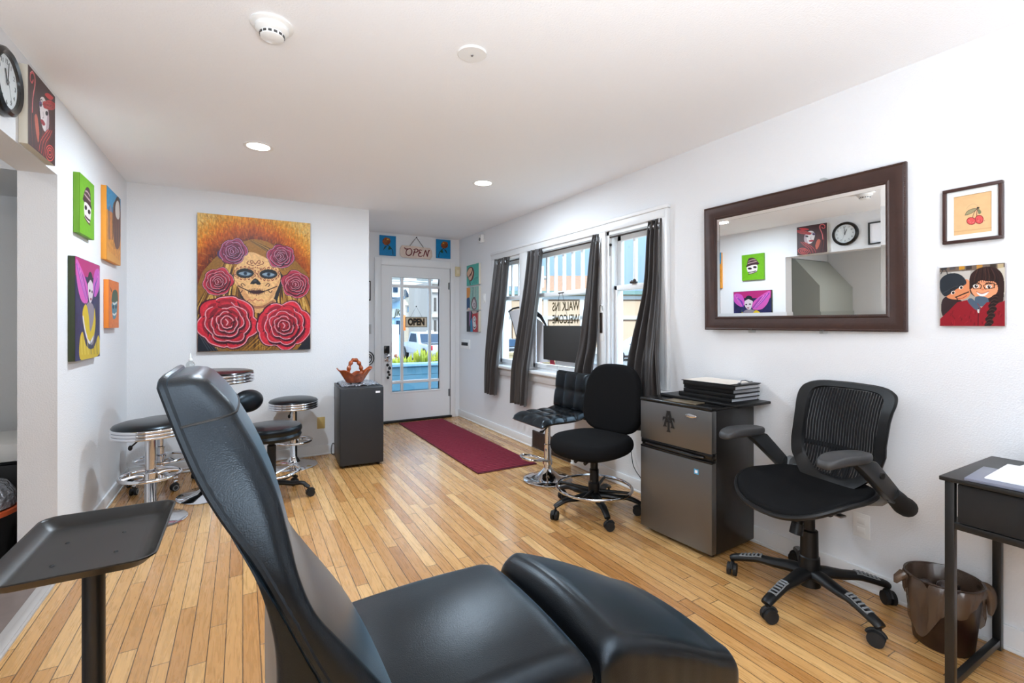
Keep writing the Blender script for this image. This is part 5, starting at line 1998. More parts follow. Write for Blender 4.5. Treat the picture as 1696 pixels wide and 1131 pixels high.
# ---------------------------------------------------------------- two blue rose canvases over the door
for (x, z, w_, h_, mir, lb) in ((1.620, 2.287, .21, .255, False, 'small blue rose canvas above the door, left of the open sign'), (2.379, 2.302, .205, .255, True, 'small blue rose canvas above the door, right of the open sign')):
    A = Art(w_, h_, 420, [(320, 503), (552, 518), (552, 795), (322, 785)], (0, 138, 196)).noise(.06, 5, 5)
    f = (lambda px_: 872 - px_) if mir else (lambda px_: px_)
    A.ell(f(418), 592, 58, 52, (60, 22, 14))
    A.rose(f(418), 590, 52, (172, 74, 26), (64, 20, 12), (226, 170, 70), 6, 5)
    A.ell(f(436), 565, 14, 10, (226, 190, 70))
    A.line([(f(425), 640), (f(470), 670), (f(505), 720), (f(510), 775)], 9, (20, 50, 44))
    A.poly([(f(372), 720), (f(390), 670), (f(425), 655), (f(400), 690)], (18, 60, 52), 1, True)
    A.poly([(f(440), 700), (f(462), 655), (f(485), 690), (f(460), 710)], (30, 80, 44), 1, True)
    canvas(lb, A, (x, YD - .0005, z), F_BACK, .02, mat('blue_canvas_edge', (0, 112, 168), .6))

# ---------------------------------------------------------------- three stacked narrow canvases
q3 = [(80, 116), (238, 72), (238, 356), (80, 366)]
A = Art(.372, .268, 380, q3, (84, 186, 172)).noise(.12, 4, 4)
A.poly([(82, 200), (100, 150), (130, 126), (160, 140), (176, 200), (160, 280), (130, 310), (110, 290), (84, 240)], (110, 52, 42), 1, True)
A.poly([(84, 210), (104, 160), (128, 140), (148, 150), (158, 200), (146, 260), (124, 296), (104, 270)], (226, 186, 158), 1, True)
for i in range(5):
    A.line([(100 + i * 9, 260 - i * 6), (126 + i * 6, 220 - i * 8), (150, 190 - i * 10)], 5, (70, 34, 32))
A.line([(120, 310), (126, 350)], 12, (60, 40, 40))
for i in range(5):
    A.line([(150 + i * 14, 350), (170 + i * 12, 300), (196 + i * 8, 260)], 4, (40, 130, 124), .8)
canvas('teal narrow canvas with a hand, top of the three beside the door', A, (XR - .0005, 5.593, 1.917), F_RIGHT, .03, M['canvas_raw'], group=None)
A = Art(.372, .300, 380, [(80, 378), (238, 366), (238, 632), (80, 636)], (150, 196, 184)).noise(.12, 4, 4)
A.poly([(78, 380), (126, 384), (122, 470), (100, 500), (78, 510)], (232, 152, 66), 1, True)
A.poly([(80, 510), (110, 490), (124, 520), (120, 610), (80, 620)], (20, 78, 128), 1, True)
A.poly([(84, 630), (100, 606), (130, 614), (136, 640), (84, 640)], (222, 180, 164))
for i in range(6):
    A.line([(160 + i * 9, 376), (158 + i * 10, 440), (150 + i * 11, 520)], 4, rd.choice([(70, 90, 90), (200, 190, 180), (120, 140, 136)]), .9)
A.poly([(140, 560), (160, 500), (190, 490), (214, 560), (206, 620), (160, 630)], (126, 104, 104), 1, True)
A.poly([(152, 570), (174, 510), (198, 556), (196, 610), (166, 612)], (206, 190, 190), 1, True)
A.line([(160, 600), (176, 560), (190, 580), (176, 600)], 5, (80, 50, 56))
canvas('pale green narrow canvas with a ghostly face, middle of the three beside the door', A, (XR - .0005, 5.593, 1.610), F_RIGHT, .03, M['canvas_raw'], group=None)
A = Art(.372, .268, 380, [(80, 662), (238, 650), (238, 912), (80, 912)], (30, 32, 48)).noise(.12, 4, 4)
A.poly([(116, 660), (136, 655), (126, 800), (114, 840)], (150, 110, 150), 1, True)
A.poly([(128, 780), (158, 720), (166, 912), (130, 912)], (24, 134, 176))
A.poly([(150, 690), (226, 670), (222, 912), (162, 912)], (188, 30, 36))
A.poly([(148, 655), (212, 650), (208, 680), (160, 690)], (196, 176, 166))
A.poly([(160, 740), (184, 716), (204, 750), (196, 790), (206, 850), (176, 884), (162, 830)], (216, 214, 214), 1, True)
A.loop(182, 760, 12, 22, 6, (110, 110, 116))
A.line([(172, 850), (184, 862), (198, 846)], 8, (60, 40, 40))
A.poly([(226, 668), (238, 660), (238, 912), (228, 912)], (224, 190, 172))
canvas('dark red and blue narrow canvas, bottom of the three beside the door', A, (XR - .0005, 5.593, 1.312), F_RIGHT, .03, M['canvas_raw'], group=None)

# ---------------------------------------------------------------- framed cherries
t = wall_thing('framed_picture', 'brown framed cherry drawing with a white mat, right of the mirror', 'picture', (XR - .0005, .760, 1.733), F_RIGHT)
M['framewood'] = mat('dark_red_brown_frame', (58, 32, 26), .35, vary=(30, .25))
g = G()
w2, h2, fw = .0925, .1150, .013
for (a, b, c, d) in ((-w2, w2, h2 - fw, h2), (-w2, w2, -h2, -h2 + fw), (-w2, -w2 + fw, -h2 + fw, h2 - fw), (w2 - fw, w2, -h2 + fw, h2 - fw)):
    g.box(a, b, c, d, 0, .022, .002)
g.build('frame', M['framewood'], t)
g = G()
mw = .021
for (a, b, c, d) in ((-w2 + fw, w2 - fw, h2 - fw - mw, h2 - fw), (-w2 + fw, w2 - fw, -h2 + fw, -h2 + fw + mw), (-w2 + fw, -w2 + fw + mw, -h2 + fw + mw, h2 - fw - mw), (w2 - fw - mw, w2 - fw, -h2 + fw + mw, h2 - fw - mw)):
    g.box(a, b, c, d, .008, .0125)
g.build('mat_board', mat('white_mat_board', (226, 228, 226), .7), t)
aw, ah = 2 * (w2 - fw - mw), 2 * (h2 - fw - mw)
A = Art(aw, ah, 900, [(702, 465), (1172, 382), (1182, 885), (708, 940)], (236, 196, 146)).noise(.04, 9, 9)
A.line([(706, 890), (940, 866), (1180, 840)], 16, (222, 178, 130), .8)
A.line([(860, 600), (900, 560), (950, 545), (1000, 570)], 12, (222, 184, 140), .9)
A.line([(1000, 600), (960, 640), (935, 710)], 7, (120, 80, 66))
A.line([(990, 600), (986, 700)], 7, (130, 60, 56))
A.ell(1002, 592, 18, 12, (50, 40, 36))
A.poly([(842, 684), (868, 636), (930, 606), (985, 606), (930, 655), (880, 676)], (166, 158, 122), 1, True)
A.line([(842, 684), (868, 636), (930, 606), (985, 606), (930, 655), (880, 676), (842, 684)], 6, (96, 92, 76))
A.poly([(1000, 600), (1036, 630), (1038, 660), (1012, 672), (998, 640)], (128, 130, 100), 1, True)
for (x, y, rx, ry) in ((1018, 738, 56, 56), (920, 756, 60, 48)):
    A.ell(x, y, rx, ry, (150, 50, 52))
    A.ell(x, y, rx - 9, ry - 9, (232, 96, 96))
    for i in range(9):
        A.line([(x - rx * .5 + i * 11, y - 10 + (i * 29) % 30), (x - rx * .5 + i * 11 + 10, y + (i * 17) % 24)], 5, rd.choice([(160, 50, 54), (248, 170, 160)]), .9, False)
A.mesh('drawing', t, Matrix.Translation((0, 0, .0075)))
# ---------------------------------------------------------------- couple cartoon canvas
A = Art(.200, .248, 900, [(82, 660), (518, 632), (520, 1050), (80, 1048)], (178, 172, 164))
A.poly([(80, 655), (520, 632), (520, 668), (80, 690)], (120, 104, 92))
for (x, c_) in ((90, (60, 56, 56)), (150, (90, 84, 84)), (212, (206, 150, 50)), (260, (70, 60, 56)), (330, (190, 140, 70)), (420, (60, 50, 40)), (470, (200, 180, 140))):
    A.poly([(x, 640), (x + 40, 638), (x + 40, 670), (x, 676)], c_)
A.poly([(160, 690), (290, 680), (290, 790), (170, 800)], (206, 200, 192))
A.line([(90, 700), (110, 670), (132, 690), (134, 740)], 6, (60, 60, 62))
A.poly([(470, 670), (520, 660), (520, 840), (490, 840)], (214, 206, 190))
# man
A.poly([(92, 900), (130, 850), (230, 880), (230, 980), (110, 990)], (58, 40, 42), 1, True)
A.poly([(120, 830), (150, 800), (250, 740), (290, 780), (286, 840), (250, 870), (200, 872), (140, 862)], (232, 150, 104), 1, True)
A.poly([(250, 740), (276, 742), (286, 766), (268, 776)], (232, 150, 104), 1, True)
A.poly([(84, 800), (86, 740), (130, 704), (190, 696), (240, 720), (262, 766), (200, 800), (130, 848), (100, 836)], (44, 50, 58), 1, True)
A.line([(100, 830), (180, 790), (256, 766)], 8, (60, 68, 76))
A.line([(155, 806), (190, 790)], 7, (40, 24, 20), 1, False)
A.line([(210, 782), (244, 768)], 7, (40, 24, 20), 1, False)
for (x, y) in ((172, 826), (226, 792)):
    A.ell(x, y, 15, 11, (248, 240, 232), 1, -25)
    A.ell(x + 2, y, 9, 9, (40, 22, 18))
A.line([(190, 856), (216, 846), (250, 832), (276, 822)], 9, (50, 28, 24))
A.line([(200, 866), (236, 862), (262, 846)], 5, (180, 70, 60))
A.line([(196, 858), (204, 880)], 6, (60, 34, 28))
# woman
A.poly([(282, 780), (290, 710), (340, 668), (410, 656), (470, 672), (510, 730), (512, 850), (490, 960), (430, 1046), (380, 1030), (400, 900), (300, 840)], (56, 32, 28), 1, True)
A.poly([(292, 790), (312, 750), (360, 732), (430, 740), (466, 770), (470, 820), (440, 850), (390, 866), (330, 856), (300, 826)], (244, 166, 122), 1, True)
A.poly([(290, 800), (300, 730), (350, 690), (430, 694), (474, 740), (480, 790), (450, 756), (400, 752), (360, 746), (330, 766), (306, 790)], (50, 28, 24), 1, True)
for i in range(14):
    A.line([(340 + i * 8, 668), (320 + i * 12, 720), (314 + i * 12, 762)], 3, rd.choice([(96, 58, 46), (34, 18, 16), (74, 44, 36)]), .9)
for (x, y) in ((326, 784), (412, 788)):
    A.ell(x, y, 19, 13, (250, 244, 238))
    A.ell(x + 2, y, 11, 11, (46, 24, 20))
    A.ell(x + 5, y - 4, 3, 3, (255, 255, 255))
    A.line([(x - 20, y - 20), (x, y - 26), (x + 20, y - 20)], 6, (40, 22, 18))
A.line([(302, 770), (350, 768), (364, 780), (358, 800), (312, 802), (302, 780)], 5, (24, 18, 18), 1, False)
A.line([(378, 780), (396, 770), (448, 768), (448, 796), (388, 804), (378, 784)], 5, (24, 18, 18), 1, False)
A.line([(448, 778), (470, 772)], 5, (24, 18, 18), 1, False)
A.poly([(330, 822), (366, 836), (412, 820), (390, 846), (352, 848)], (250, 246, 242), 1, True)
A.line([(330, 820), (366, 834), (412, 818)], 4, (170, 70, 60))
A.ell(372, 806, 10, 6, (226, 140, 100))
A.poly([(330, 852), (400, 860), (410, 900), (360, 920), (320, 890)], (84, 104, 122), 1, True)
A.poly([(82, 1050), (84, 1000), (140, 950), (200, 890), (290, 870), (340, 900), (362, 930), (400, 890), (470, 900), (520, 880), (520, 1050)], (154, 22, 38))
A.poly([(270, 880), (300, 866), (350, 920), (350, 950), (310, 930)], (84, 100, 118), 1, True)
for i in range(40):
    x, y = rd.uniform(90, 515), rd.uniform(920, 1045)
    A.line([(x, y), (x + rd.uniform(-20, 20), y + rd.uniform(10, 26))], 5, rd.choice([(120, 14, 28), (184, 40, 54), (100, 10, 24)]), .6)
A.line([(344, 930), (340, 1048)], 4, (70, 10, 20))
A.poly([(336, 938), (350, 938), (348, 962), (338, 962)], (226, 226, 220))
for i in range(9):
    x, y = 452 - i * 5, 860 + i * 22
    A.ell(x, y, 32, 18, (40, 22, 20), 1, 30 if i % 2 else -30)
    A.line([(x - 22, y + 4), (x, y - 8), (x + 22, y - 2)], 4, (98, 66, 56), .9)
t = canvas('square cartoon canvas of a couple, she in red with glasses, below the cherry picture', A, (XR - .0005, .761, 1.396), F_RIGHT, .022, mat('photo_canvas_edge', (176, 168, 166), .3))

# ================================================================== MIRROR
t = wall_thing('wall_mirror', 'large rectangular wall mirror in a carved dark brown frame', 'mirror', (XR - .026, 1.502, 1.628), F_RIGHT)
MT = t.matrix_world
t.matrix_world = Matrix.Translation((XR - .026, 1.502, 1.628)) @ Matrix.Rotation(R(1.6), 4, 'Z') @ Matrix.Rotation(R(-.55), 4, 'Y') @ F_RIGHT
mw2, mh2, fw = .524, .384, .082
M['mframe'] = mat('mirror_frame_brown', (58, 36, 29), .38, vary=(16, .35), bump=(60, .25, .003))
prof = [(0, -.005), (0, .014), (.006, .019), (.012, .016), (.022, .017), (.045, .012), (.066, .006), (.072, .010), (.079, .008), (fw, .003), (fw, -.005)]
tb = bmesh.new()
rows_ = []
for (i_, z_) in prof:
    rows_.append([tb.verts.new((sx * (mw2 - i_), sy * (mh2 - i_), z_)) for sx, sy in ((-1, -1), (1, -1), (1, 1), (-1, 1))])
for a, b in zip(rows_, rows_[1:] + rows_[:1]):
    for j in range(4):
        tb.faces.new((a[j], a[(j + 1) % 4], b[(j + 1) % 4], b[j]))
bmesh.ops.recalc_face_normals(tb, faces=tb.faces[:])
g = G()
g._merge(tb)
g.build('frame', M['mframe'], t, ang=25)
g = G()
for (off, zz, r_) in ((.004, .0185, .0035), (.0755, .010, .003)):
    a, b = mw2 - off, mh2 - off
    step = .009
    for sgn in (-1, 1):
        k = -a
        while k <= a:
            g.lathe([(0, 0), (r_, 0), (r_ * .7, .0022), (0, .003)], (k, sgn * b, zz - .002), 6)
            k += step
        k = -b
        while k <= b:
            g.lathe([(0, 0), (r_, 0), (r_ * .7, .0022), (0, .003)], (sgn * a, k, zz - .002), 6)
            k += step
beads = g.build('beading', M['mframe'], t)
beads['kind'] = 'stuff'
a, b, bv = mw2 - fw + .001, mh2 - fw + .001, .02
G().box(-a, a, -b, b, -.004, .0015).build('mirror_glass', M['mirror'], t)
g = G()
tb = bmesh.new()
o_ = [tb.verts.new((sx * a, sy * b, .0018)) for sx, sy in ((-1, -1), (1, -1), (1, 1), (-1, 1))]
i_ = [tb.verts.new((sx * (a - bv), sy * (b - bv), .0030)) for sx, sy in ((-1, -1), (1, -1), (1, 1), (-1, 1))]
for j in range(4):
    tb.faces.new((o_[j], o_[(j + 1) % 4], i_[(j + 1) % 4], i_[j]))
g._merge(tb)
g.build('bevel', M['mirror'], t, ang=1)
for (x, y) in ((.178, mh2), (-.215, -mh2), (.172, -mh2)):
    s_ = 1 if y > 0 else -1
    G().box(x - .012, x + .012, y - .008 if s_ > 0 else y - .014, y + .014 if s_ > 0 else y + .008, -.02, .022, .003).build('mounting_clip', M['clear'], t)

# ================================================================== CLOCKS
t = wall_thing('wall_clock', 'round black rimmed wall clock at the upper left', 'clock', (XL, 2.610, 2.235), F_LEFT)
G().lathe([(0, 0), (.130, 0), (.134, .008), (.130, .028), (.118, .036), (.104, .030), (.102, .018), (0, .018)], seg=64).build('clock_case', M['blackgloss'], t)
G().lathe([(0, .019), (.102, .019), (.102, .020), (0, .020)], seg=56).build('dial', M['paper'], t)
for n in range(1, 13):
    a = R(90 - 30 * n)
    text_mesh('numeral', str(n), .026, M['black'], t, Matrix.Translation((.080 * math.cos(a), .080 * math.sin(a), .0206)), .0003)
g = G().box(-.003, .003, -.012, .050, .022, .0235)
g.bm.transform(Matrix.Rotation(R(22), 4, 'Z'))
g.build('hour_hand', M['black'], t)
g = G().box(-.002, .002, -.014, .078, .024, .0255)
g.bm.transform(Matrix.Rotation(R(-6), 4, 'Z'))
g.build('minute_hand', M['black'], t)
g = G().box(-.0008, .0008, -.02, .08, .026, .027).cyl((0, 0, .02), (0, 0, .0275), .005, seg=12)
g.bm.transform(Matrix.Rotation(R(-160), 4, 'Z'))
g.build('second_hand', M['greyplastic'], t)
G().lathe([(0, .029), (.104, .029), (.104, .030), (0, .030)], seg=48).build('clock_glass', M['glass'], t)
t = wall_thing('picture_frame', 'small black framed print on the left wall, seen only in the mirror', 'picture', (XL, 2.27, 2.20), F_LEFT)
g = G()
for (a, b, c, d) in ((-.12, .12, .105, .12), (-.12, .12, -.12, -.105), (-.12, -.105, -.105, .105), (.105, .12, -.105, .105)):
    g.box(a, b, c, d, 0, .018, .002)
g.build('frame', M['black'], t)
G().box(-.105, .105, -.105, .105, 0, .006).build('print', M['paper'], t)

# ================================================================== SIGNS
t = wall_thing('wooden_open_sign', 'whitewashed wooden plaque reading OPEN hung above the front door', 'sign', (2.000, YD - .002, 2.228), F_BACK)
w_, h_ = .222, .078
poly = [(-w_, -.045), (-w_ + .03, -h_), (-.05, -h_ - .004), (.06, -h_ + .002), (w_ - .028, -h_ - .002), (w_, -.04), (w_ - .004, .03), (w_ - .03, h_ - .008), (.07, h_ - .004), (-.04, h_ + .002), (-w_ + .028, h_), (-w_ + .002, .04)]
G().prism(poly, .004, .020, None, .003).build('plaque', mat('whitewashed_wood', (214, 196, 184), .8, vary=(18, .22)), t)
g = G()
RB = [[(-.165, .055), (-.15, .035), (-.125, .035), (-.105, .04)],
      [(-.10, .040), (-.135, .015), (-.14, -.03), (-.11, -.05), (-.075, -.03), (-.065, .015), (-.085, .042), (-.11, .035)],
      [(-.05, -.055), (-.035, -.01), (-.02, .035)], [(-.045, .03), (-.005, .045), (.02, .03), (.005, .005), (-.03, -.002)],
      [(.075, .03), (.045, .035), (.035, .01), (.058, .0), (.03, -.015), (.03, -.045), (.06, -.05), (.085, -.035)],
      [(.095, -.05), (.11, 0), (.125, .04)], [(.125, .04), (.135, 0), (.15, -.05)], [(.15, -.05), (.158, .0), (.172, .038), (.182, .03)]]
for s_ in RB:
    c_ = cat_rom([(x, y, .0212) for x, y in s_], 6)
    g.tube(c_, [.0075 * (.55 + .45 * math.sin(PI * i / (len(c_) - 1))) for i in range(len(c_))], 8, flat=.35)
g.build('lettering', mat('maroon_paint', (112, 36, 40), .6), t)
for s_ in (-1, 1):
    g = G()
    for i in range(9):
        f0 = i / 9
        c_ = Vector((s_ * (.095 * (1 - f0) + .004), h_ - .01 + .125 * f0, .014))
        d = Vector((-s_ * .095, .125, 0)).normalized()
        n_ = Vector((-d.y, d.x, 0)) if i % 2 else Vector((0, 0, 1))
        g.tube([c_ + d * math.cos(a) * .0105 + n_ * math.sin(a) * .005 for a in [2 * PI * j / 10 for j in range(10)]], .0018, 5, closed=True)
    g.build('chain', M['darkmetal'], t)
G().lathe([(0, 0), (.005, 0), (.005, .02), (.009, .022), (0, .026)], (0, .195, 0), 12).build('hook', M['darkmetal'], t)

t = wall_thing('hanging_open_sign', 'OPEN sign with bold black letters hanging inside the door glass', 'sign', (1.995, YD - .022, 1.305), F_BACK)
G().box(-.148, .148, -.068, .068, 0, .005, .002).build('sign_panel', mat('sign_cream', (214, 206, 186), .5), t)
g = G()
for (a, b, c, d) in ((-.148, .148, .060, .068), (-.148, .148, -.068, -.060), (-.148, -.140, -.06, .06), (.140, .148, -.06, .06)):
    g.box(a, b, c, d, .005, .0065)
g.build('border', mat('sign_bronze', (96, 84, 62), .5), t)
text_mesh('letters', 'OPEN', .118, M['black'], t, Matrix.Translation((0, -.002, .006)), .0012, .0055, .74)
text_mesh('letter_outline', 'OPEN', .118, mat('sign_gold', (176, 132, 70), .5), t, Matrix.Translation((0, -.002, .0053)), .0006, .0095, .74)
G().tube([(-.08, .066, .003), (0, .205, .003), (.08, .066, .003)], .0015, 6).ball((0, .207, .003), .008, 1, 1, .6, 10).build('hanging_cord', M['black'], t)

t = wall_thing('hanging_sign_panel', 'blank black sign panel hung on cords in the middle window', 'sign', (XR - .004, 3.662, 1.096), F_RIGHT)
G().box(-.302, .302, -.168, .168, -.006, .004, .002).build('sign_panel', mat('matte_black_sign', (44, 43, 42), .7), t)
for x in (-.055, .055):
    G().tube([(x * .4 - .02, .475, -.01), (x * 2.3, .168, 0)], .0018, 6).build('hanging_cord', M['darkmetal'], t)
G().tube([(-.06, .478, -.012), (.02, .480, -.012)], .006, 8).build('hanging_hook', M['darkmetal'], t)
G().tube([(-.06, -.168, .002), (-.062, -.26, .004), (-.058, -.30, .02)], .0014, 6).build('trailing_cord', M['greyplastic'], t)

# lettering on the glass, made to be read from the street
t = bpy.data.objects.new('window_lettering', None)
col.objects.link(t)
tag(t, 'gold and black WALK INS WELCOME lettering on the middle window, seen reversed', 'lettering')
t.matrix_world = Matrix.Translation((XR + .0625, 3.69, 1.385)) @ Matrix(((0, 0, 1, 0), (1, 0, 0, 0), (0, 1, 0, 0), (0, 0, 0, 1)))
text_mesh('letters', 'WALK INS', .118, M['glassdecal'], t, Matrix.Translation((0, .060, 0)), .0006, .0022, .80)
text_mesh('letters', 'WELCOME', .118, M['glassdecal'], t, Matrix.Translation((0, -.062, 0)), .0006, .0022, .76)

# ================================================================== CURTAINS
M['curtain'] = mat('charcoal_satin_curtain', (60, 55, 54), .30, spec=.5, sheen=.4, bump=(70, .12, .002))


def curtain_cloth():
    m = M['curtain']
    nt = m.node_tree
    N, L = nt.nodes, nt.links
    b = N['Principled BSDF']
    tr_ = N.new('ShaderNodeBsdfTranslucent')
    tr_.inputs[0].default_value = (*lin((110, 98, 92)), 1)
    mx = N.new('ShaderNodeMixShader')
    mx.inputs[0].default_value = .16
    L.new(b.outputs[0], mx.inputs[1])
    L.new(tr_.outputs[0], mx.inputs[2])
    L.new(mx.outputs[0], N['Material Output'].inputs[0])


curtain_cloth()


def curtain(label, key, folds, ph):
    """key: (z, y_left, y_right, x) rows from top to bottom"""
    t = thing('curtain', label, 'curtain', (XR - .03, (key[0][1] + key[0][2]) / 2, 2.02), 0, 'charcoal curtains at the windows')
    rows_ = interp_rows(key, 40)
    tb = bmesh.new()
    NS_ = 60
    V = []
    for k, (z, ya_, yb_, x) in enumerate(rows_):
        w = abs(yb_ - ya_)
        r_ = []
        for j in range(NS_ + 1):
            u_ = j / NS_
            amp = min(.030, w / folds * .36)
            ph2 = ph + .25 * math.sin(k * .09)
            y = ya_ + (yb_ - ya_) * (u_ + .012 * math.sin(u_ * 13 + k * .2))
            xx = x - amp * math.sin(2 * PI * folds * u_ + ph2) - .35 * amp * math.sin(2 * PI * folds * 2.3 * u_ + k * .05)
            r_.append(tb.verts.new((xx - XR + .03, y - (key[0][1] + key[0][2]) / 2, z - 2.02)))
        V.append(r_)
    for a, b in zip(V[:-1], V[1:]):
        for j in range(NS_):
            tb.faces.new((a[j], b[j], b[j + 1], a[j + 1]))
    g = G()
    g._merge(tb)
    o = g.build('drape', M['curtain'], t, ang=180)
    sd = o.modifiers.new('cloth', 'SOLIDIFY')
    sd.thickness = .0016
    z, ya_, yb_, x = key[0]
    c0 = (key[0][1] + key[0][2]) / 2
    for j in range(max(2, folds)):
        y = ya_ + (yb_ - ya_) * (j + .5) / max(2, folds)
        G().ring((0, 0, 0), .021, .005, 20, 6).build('grommet', M['steel'], t, (x - XR + .03, y - c0, -.035), (R(90), R(8), 0))
    rows2 = [rows_[-4], rows_[-3]]
    return t


curtain('leftmost charcoal curtain at the narrow window nearest the door', [(2.035, 4.945, 4.645, 2.600), (1.95, 4.94, 4.65, 2.592), (1.57, 4.975, 4.665, 2.565), (1.12, 5.03, 4.735, 2.540), (.80, 5.065, 4.80, 2.528), (.455, 5.107, 4.86, 2.535)], 3, .4)
curtain('second charcoal curtain from the door, left side of the middle window', [(2.035, 4.20, 3.965, 2.600), (1.95, 4.20, 3.965, 2.592), (1.57, 4.235, 3.985, 2.565), (1.05, 4.34, 4.06, 2.538), (.79, 4.395, 4.10, 2.526), (.43, 4.445, 4.155, 2.535)], 3, 1.7)
curtain('third charcoal curtain from the door, right side of the middle window', [(2.035, 3.170, 3.072, 2.605), (1.9, 3.18, 3.070, 2.585), (1.53, 3.207, 3.075, 2.565), (1.13, 3.275, 3.085, 2.560), (.85, 3.32, 3.105, 2.528), (.5, 3.34, 3.12, 2.560)], 2, .2)
curtain('rightmost charcoal curtain at the window beside the steel fridge', [(2.035, 2.54, 2.41, 2.605), (1.9, 2.548, 2.405, 2.595), (1.54, 2.566, 2.396, 2.585), (1.17, 2.628, 2.372, 2.548), (.97, 2.655, 2.345, 2.526), (.5, 2.70, 2.30, 2.524)], 3, 2.4)
for (y0, y1, lb) in ((4.445, 4.975, 'thin dark tension rod across the narrow window nearest the door'), (3.152, 4.247, 'thin dark tension rod across the wide middle window'), (2.472, 2.996, 'thin dark tension rod across the window nearest the steel fridge')):
    g = G().cyl((XR + .012, y0, 1.992), (XR + .012, y1, 1.992), .007, seg=12)
    tag(g.build('curtain_rod', M['darkmetal']), lb, 'curtain rod')
# thermometer on the mullion
t = wall_thing('thermometer', 'slim dark thermometer on the window mullion', 'thermometer', (XR - .022, 3.062, 1.29), F_RIGHT)
G().box(-.022, .022, -.15, .15, 0, .004, .001).build('back_plate', M['whiteplastic'], t)
G().box(-.016, .016, -.085, .085, .004, .009, .002).build('gauge', M['darkmetal'], t)
G().tube(cat_rom([(-.02, .10, .006), (-.012, .14, .008), (.012, .14, .008), (.02, .10, .006)], 5), .003, 6).build('hanger', M['steel'], t)
# ================================================================== OUTSIDE
YAW = R(29.6)


def out(l, d, z=0):
    """street point: l metres to the right and d metres ahead of the camera's heading"""
    return (l * math.cos(YAW) + d * math.sin(YAW), -l * math.sin(YAW) + d * math.cos(YAW), z)


GZ = -1.1
M['asphalt'] = mat('asphalt', (128, 126, 122), .9, vary=(2, .2))
M['sidewalk'] = mat('sidewalk_concrete', (186, 176, 158), .9, vary=(3, .12))
M['peach'] = mat('peach_stucco', (226, 196, 164), .85, vary=(.6, .08))
M['salmon'] = mat('salmon_brick', (204, 164, 140), .85, vary=(6, .18))
M['teal'] = mat('teal_roof_edge', (128, 160, 152), .6)
M['extwhite'] = mat('exterior_white', (226, 224, 220), .7)
M['cream_ext'] = mat('cream_stucco', (246, 236, 218), .85)
M['paleblue'] = mat('pale_blue_siding', (160, 196, 226), .7)
M['navyglass'] = mat('dark_window', (30, 58, 84), .3)
M['blueboard'] = mat('blue_clapboard', (92, 138, 156), .6, vary=(5, .12))
M['bluecap'] = mat('light_blue_cap', (150, 190, 216), .55)
M['greystone'] = mat('grey_stone', (190, 182, 174), .8)
M['carwhite'] = mat('white_car_paint', (214, 218, 224), .2, coat=.6)
M['tyre'] = mat('tyre', (24, 24, 25), .8)
M['redlight'] = mat('red_tail_lamp', (200, 34, 40), .2)
M['leaf'] = mat('yellow_green_leaf', (176, 180, 56), .6, vary=(9, .3))

struct(G().box(-30, 90, -30, 100, GZ - .2, GZ).build('ground', M['asphalt']))
struct(G().box(2.8, 60, -20, 9.5, GZ, GZ + .12).build('sidewalk', M['sidewalk']))
struct(G().box(.4, 4.6, 6.28, 7.44, GZ, -.03).build('porch_floor', mat('porch_boards', (120, 140, 150), .6)))

t = thing('porch_wall', 'blue clapboard porch wall with pale cap outside the front door', 'wall', (2.6, 7.5, GZ))
g = G()
zt = .60 - GZ
g.box(-2.2, 2.2, -.04, .06, 0, zt)
for i in range(14):
    z = zt - .02 - i * .122
    if z < .1:
        break
    g.box(-2.2, 2.2, -.058, -.04, z - .118, z, .004, 1, None)
g.build('clapboards', M['blueboard'], t)
G().box(-2.25, 2.25, -.11, .12, zt, zt + .045, .006).build('cap', M['bluecap'], t)

t = thing('porch_beam', 'white porch beam with vent grilles seen through the top door panes', 'beam', (2.9, 8.1, 0))
G().box(-2.6, 2.4, -.08, .10, 2.02, 2.45).build('beam', M['extwhite'], t)
for x in (-.62, -.1):
    g = G()
    for i in range(3):
        g.box(x - .16, x + .14, -.090, -.08, 2.045 + i * .02, 2.056 + i * .02)
    g.build('vent_grille', mat('vent_grey', (150, 150, 146), .6), t)
G().box(.18, .95, -.10, -.08, 2.03, 2.13, .003).build('notice_board', mat('pale_blue_notice', (196, 204, 232), .5), t)
G().ball((.28, -.10, 2.09), .03, 1, .1, 1, 10).build('notice_emblem', M['redlight'], t)
# porch posts carry the beam
for x in (-2.4, 2.2):
    G().box(x - .06, x + .06, -.06, .08, GZ, 2.02).build('post', M['extwhite'], t)

# shrubs above the porch wall
rd = random.Random(9)
spots = [(2.33, 7.90, .74, 'leftmost yellow-green shrub in the front row beyond the porch wall'), (2.70, 7.90, .84, 'middle yellow-green shrub in the front row beyond the porch wall'), (3.06, 7.90, .80, 'rightmost yellow-green shrub in the front row beyond the porch wall'), (2.60, 8.40, .72, 'left yellow-green shrub standing behind the front row beyond the porch wall'), (3.00, 8.40, .74, 'right yellow-green shrub standing behind the front row beyond the porch wall')]
for (x, y, h_, lb) in spots:
    t = thing('shrub', lb, 'shrub', (x, y, GZ), 0, 'shrubs beyond the porch wall')
    H_ = h_ + .10 - GZ
    g = G()
    for k in range(150):
        a = rd.random() * 6.28
        r_ = .125 * math.sqrt(rd.random())
        z0 = H_ * rd.uniform(.55, .86)
        z1 = min(H_, z0 + rd.uniform(.15, .4)) - r_ * 1.2
        p0 = Vector((r_ * math.cos(a), r_ * math.sin(a), z0))
        p1 = Vector((r_ * 1.25 * math.cos(a), r_ * 1.25 * math.sin(a), z1))
        g.tube([p0, (p0 + p1) / 2 + Vector((0, 0, .02)), p1], [.010, .024, .003], 5, flat=.4)
    g.build('foliage', M['leaf'], t, ang=80)
    G().cyl((0, 0, 0), (0, 0, H_ * .7), .03, .012, 8).build('stem', M['darkmetal'], t)


